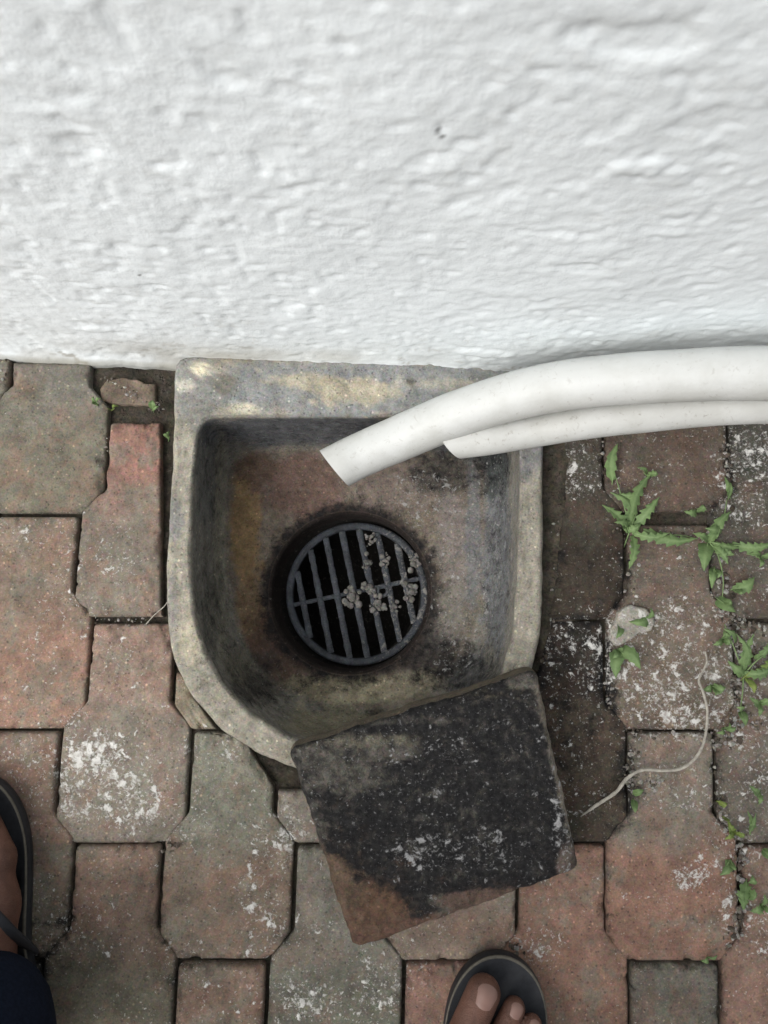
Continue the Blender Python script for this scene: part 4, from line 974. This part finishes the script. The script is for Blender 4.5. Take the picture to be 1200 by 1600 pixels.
for wr, sg in ((wrR, -1), (wrL, 1)):
    f = np.array([sg * .35, 1, -.15]); f /= np.linalg.norm(f); s = np.array([f[1], -f[0], 0]) * 1.0; s /= np.linalg.norm(s)
    hands.append((wr, wr + f * .07, .024, .026, .012)); hands.append((wr + f * .04 - s * .022, wr + f * .075 - s * .026, .016, .013, .01)); hands.append((wr + f * .04 + s * .022, wr + f * .075 + s * .026, .016, .013, .01))
    for q, ln in zip((-.030, -.010, .010, .030), (.062, .072, .068, .054)):
        a = wr + f * .085 + s * q; b = a + f * ln * .55 + np.array([0, 0, -.012]); c_ = b + f * ln * .3 + np.array([0, 0, -.025])
        hands += [(a, b, .0095, .0085, .004), (b, c_, .0085, .0070, .004)]
    th = wr + f * .03 - s * sg * -.030; hands += [(th, th + f * .035 + s * sg * .030, .013, .010, .006), (th + f * .035 + s * sg * .030, th + f * .062 + s * sg * .030, .010, .008, .004)]
def ax_(segs):
    out = []
    for a, b, st in segs: out += list(np.arange(a, b, st))
    return np.array(out)
xs = ax_([(-.52, -.44, .008), (-.44, -.28, .0042), (-.28, .02, .009), (.02, .145, .0023), (.145, .26, .008)])
ys = ax_([(-1.0, -.66, .012), (-.66, -.40, .006), (-.40, -.335, .0023), (-.335, -.18, .0045), (-.18, -.10, .01)])
zs = ax_([(.0, .065, .0026), (.065, .20, .007), (.20, 1.80, .0125)])
bodyV, bodyF = netmesh(foot_caps(FR) + foot_caps(FL) + legs + trunk + arms + hands + hd, xs, ys, zs)
person = empty('person', (-.14, -.55, 0), 'person standing in black flip flops, navy trousers and grey shirt, mostly out of frame', 'person')
mesh('body', bodyV, bodyF, M_skin, person)
cx_ = ax_([(-.56, .30, .0085)]); cy_ = ax_([(-1.0, -.16, .0085)]); cz_ = ax_([(.045, 1.12, .011)])
def folds(S, xs, ys, zs):
    X_, Y_, Z_ = np.meshgrid(xs, ys, zs, indexing='ij')
    return S + (.010 * (fbm(X_, Y_, Z_ * 2.2, 14, 5, 2) - .5) + .006 * (fbm(X_, Y_, Z_, 35, 8, 2) - .5)) * sstep(.5, .1, Z_)
cufR, cufL = FR(0, .050, .10), np.array([-.350, -.368, .085])
tv, tf = netmesh([(cufR, kneeR, .058, .074, .02), (kneeR, hipR, .078, .098, .03), (cufL, kneeL, .072, .076, .02), (kneeL, hipL, .078, .098, .03), (hipR, hipL, .10, .10, .04), (pel, pel + [0, 0, .06], .118, .12, .03)], cx_, cy_, cz_, .02, folds)
mesh('trousers', tv, tf, M_denim, person)
cz2 = ax_([(.98, 1.56, .011)]); cx2 = ax_([(-.50, .30, .010)]); cy2 = ax_([(-.95, -.40, .010)])
tv, tf = netmesh([(pel + [0, 0, .08], chest, .128, .140, .05), (shR, shL, .072, .072, .05), (chest, neck - [0, 0, .05], .095, .06, .03), (shR, shR * .35 + elR * .65, .058, .056, .02), (shL, shL * .35 + elL * .65, .058, .056, .02)], cx2, cy2, cz2, .03)
mesh('shirt', tv, tf, M_shirt, person)
hz = ax_([(1.50, 1.76, .006)]); hx_ = ax_([(-.24, .02, .006)]); hy_ = ax_([(-.72, -.44, .006)])
tv, tf = netmesh([(head + [0, -.035, .035], head + [0, -.01, .03], .088, .080, .03), (head + [0, -.05, -.01], head + [0, -.05, 0], .070, .07, .03)], hx_, hy_, hz, .02)
mesh('hair', tv, tf, M_hair, person)
for s_ in (-1, 1):
    V, Fc = lathe([(.0001, 0), (.008, 0), (.0110, -.004), (.0115, -.008)], 0, 0, 16)
    c_ = head + [s_ * .032, .082, .002]; V = [(c_[0] + v[0], c_[1] + v[2] * -1 * -1, c_[2] + v[1]) for v in V]
    mesh('eye', V, Fc, plain('eye_white', (.6, .58, .55), .3, .1), person)
# toenails
def nail(p, d, w, l, nrm_z=.0):
    V = []; d = Vector((d[0], d[1], 0)).normalized(); s = Vector((d.y, -d.x, 0)); n = 9
    for i in range(n):
        for j in range(n):
            u_, v_ = i / (n - 1) * 2 - 1, j / (n - 1) * 2 - 1
            uu = u_ * math.sqrt(1 - v_ * v_ / 2.3); vv = v_ * math.sqrt(1 - u_ * u_ / 2.3)
            z = -uu * uu * w * .20 - max(vv, 0) ** 2 * l * .22 - (0.0012 if max(abs(u_), abs(v_)) > .99 else 0)
            q = Vector(p) + s * uu * w / 2 + d * vv * l / 2; V.append((q.x, q.y, p[2] + z))
    return V, grid_faces(n, n)
for i, (a, b, ra, rb) in enumerate([((-.034,.188,.035),(-.019,.236,.034),.0160,.0155),((-.002,.192,.033),(.011,.226,.031),.0105,.0100),((.016,.188,.031),(.029,.214,.029),.0098,.0092)]):
    A, B = FR(*a), FR(*b); d = (B - A)[:2]; c_ = B + np.array([d[0], d[1], 0]) / np.linalg.norm(d) * rb * .10; c_[2] = B[2] + rb * 1.04
    V, Fc = nail(c_, d, rb * 1.30, rb * 1.40); mesh('toenail', V, Fc, M_nail, person)

def flip_flop(FRM, side):
    c = FRM(0, .13, 0); e = bpy.data.objects.new('flip_flop', None); COL.objects.link(e); e.parent = person
    e.location = Vector(tuple(c)) - person.location
    key = [(-.012,-.028,.030),(0,-.034,.034),(.02,-.038,.038),(.06,-.038,.040),(.10,-.036,.042),(.15,-.046,.049),(.19,-.052,.054),(.22,-.051,.051),(.24,-.045,.044),(.257,-.034,.032),(.266,-.021,.018),(.270,-.008,.004)]
    v = np.array([k[0] for k in key]); vs_ = np.concatenate([np.linspace(-.012, .24, 40), np.linspace(.24, .270, 22)[1:]])
    l_ = np.interp(vs_, v, [k[1] for k in key]); r_ = np.interp(vs_, v, [k[2] for k in key])
    pl = [(a, b) for a, b in zip(l_, vs_)] + [(a, b) for a, b in zip(r_[::-1], vs_[::-1])]
    n = 120; seg = np.array(pl + pl[:1]); L = np.r_[0, np.cumsum(np.linalg.norm(np.diff(seg, axis=0), axis=1))]
    s = np.linspace(0, L[-1], n, endpoint=False); E = np.c_[np.interp(s, L, seg[:, 0]), np.interp(s, L, seg[:, 1])]
    for _ in range(6): E = (np.roll(E, 1, 0) + 2 * E + np.roll(E, -1, 0)) / 4
    cen = np.array([0, .13])
    def rings(prof):
        V = []
        for off, z in prof:
            for p in E:
                d = p - cen; d = d / np.linalg.norm(d); q = p + d * off if abs(off) < .5 else cen + (p - cen) * (abs(off) - 1); q = np.array([q[0] * (.91 if side > 0 else 1), q[1] * (.985 if side > 0 else 1)])
                zz = z + (.004 * max(0, (p[1] - .2) / .07)); w_ = FRM(q[0], q[1], zz); V.append(w_)
        return V, grid_faces(len(prof), n, 0, True, flip=(side < 0))
    V, Fc = rings([(-.004,.0015),(-.001,.003),(0,.008),(0,.013),(-.0015,.0165)]); 
    mesh('sole', V, Fc, M_foam, e)
    V, Fc = rings([(-.0012,.0150),(-.0002,.0165),(-.0004,.0178),(-.0016,.0184),(-.003,.0178)]); mesh('welt', V, Fc, M_welt, e)
    V, Fc = rings([(-.0028,.0176),(-.006,.0172),(-.012,.0160)] + [(-1 - f, .0155) for f in np.linspace(.80, .02, 8)]); mesh('footbed', V, Fc, M_foam, e)
    # thong straps from between the toes to both sides
    for sd_ in (-1, 1):
        uu = -.046 if sd_ < 0 else .047
        pts = smooth_path([tuple(FRM(-.014, .205, .020)), tuple(FRM(-.014 + sd_ * .004, .196, .046)), tuple(FRM(sd_ * .022 - .008, .165, .066 - .004 * (sd_ > 0))), tuple(FRM(uu * .92, .130, .052)), tuple(FRM(uu * .98, .100, .022)), tuple(FRM(uu * .9, .095, .012))], 26)
        V, Fc = tube(pts, [.0045 + .0035 * math.sin(math.pi * min(1, i / 20)) for i in range(26)], 10, oval=.45); mesh('strap', V, Fc, M_foam, e)
flip_flop(FR, 1); flip_flop(FL, -1)
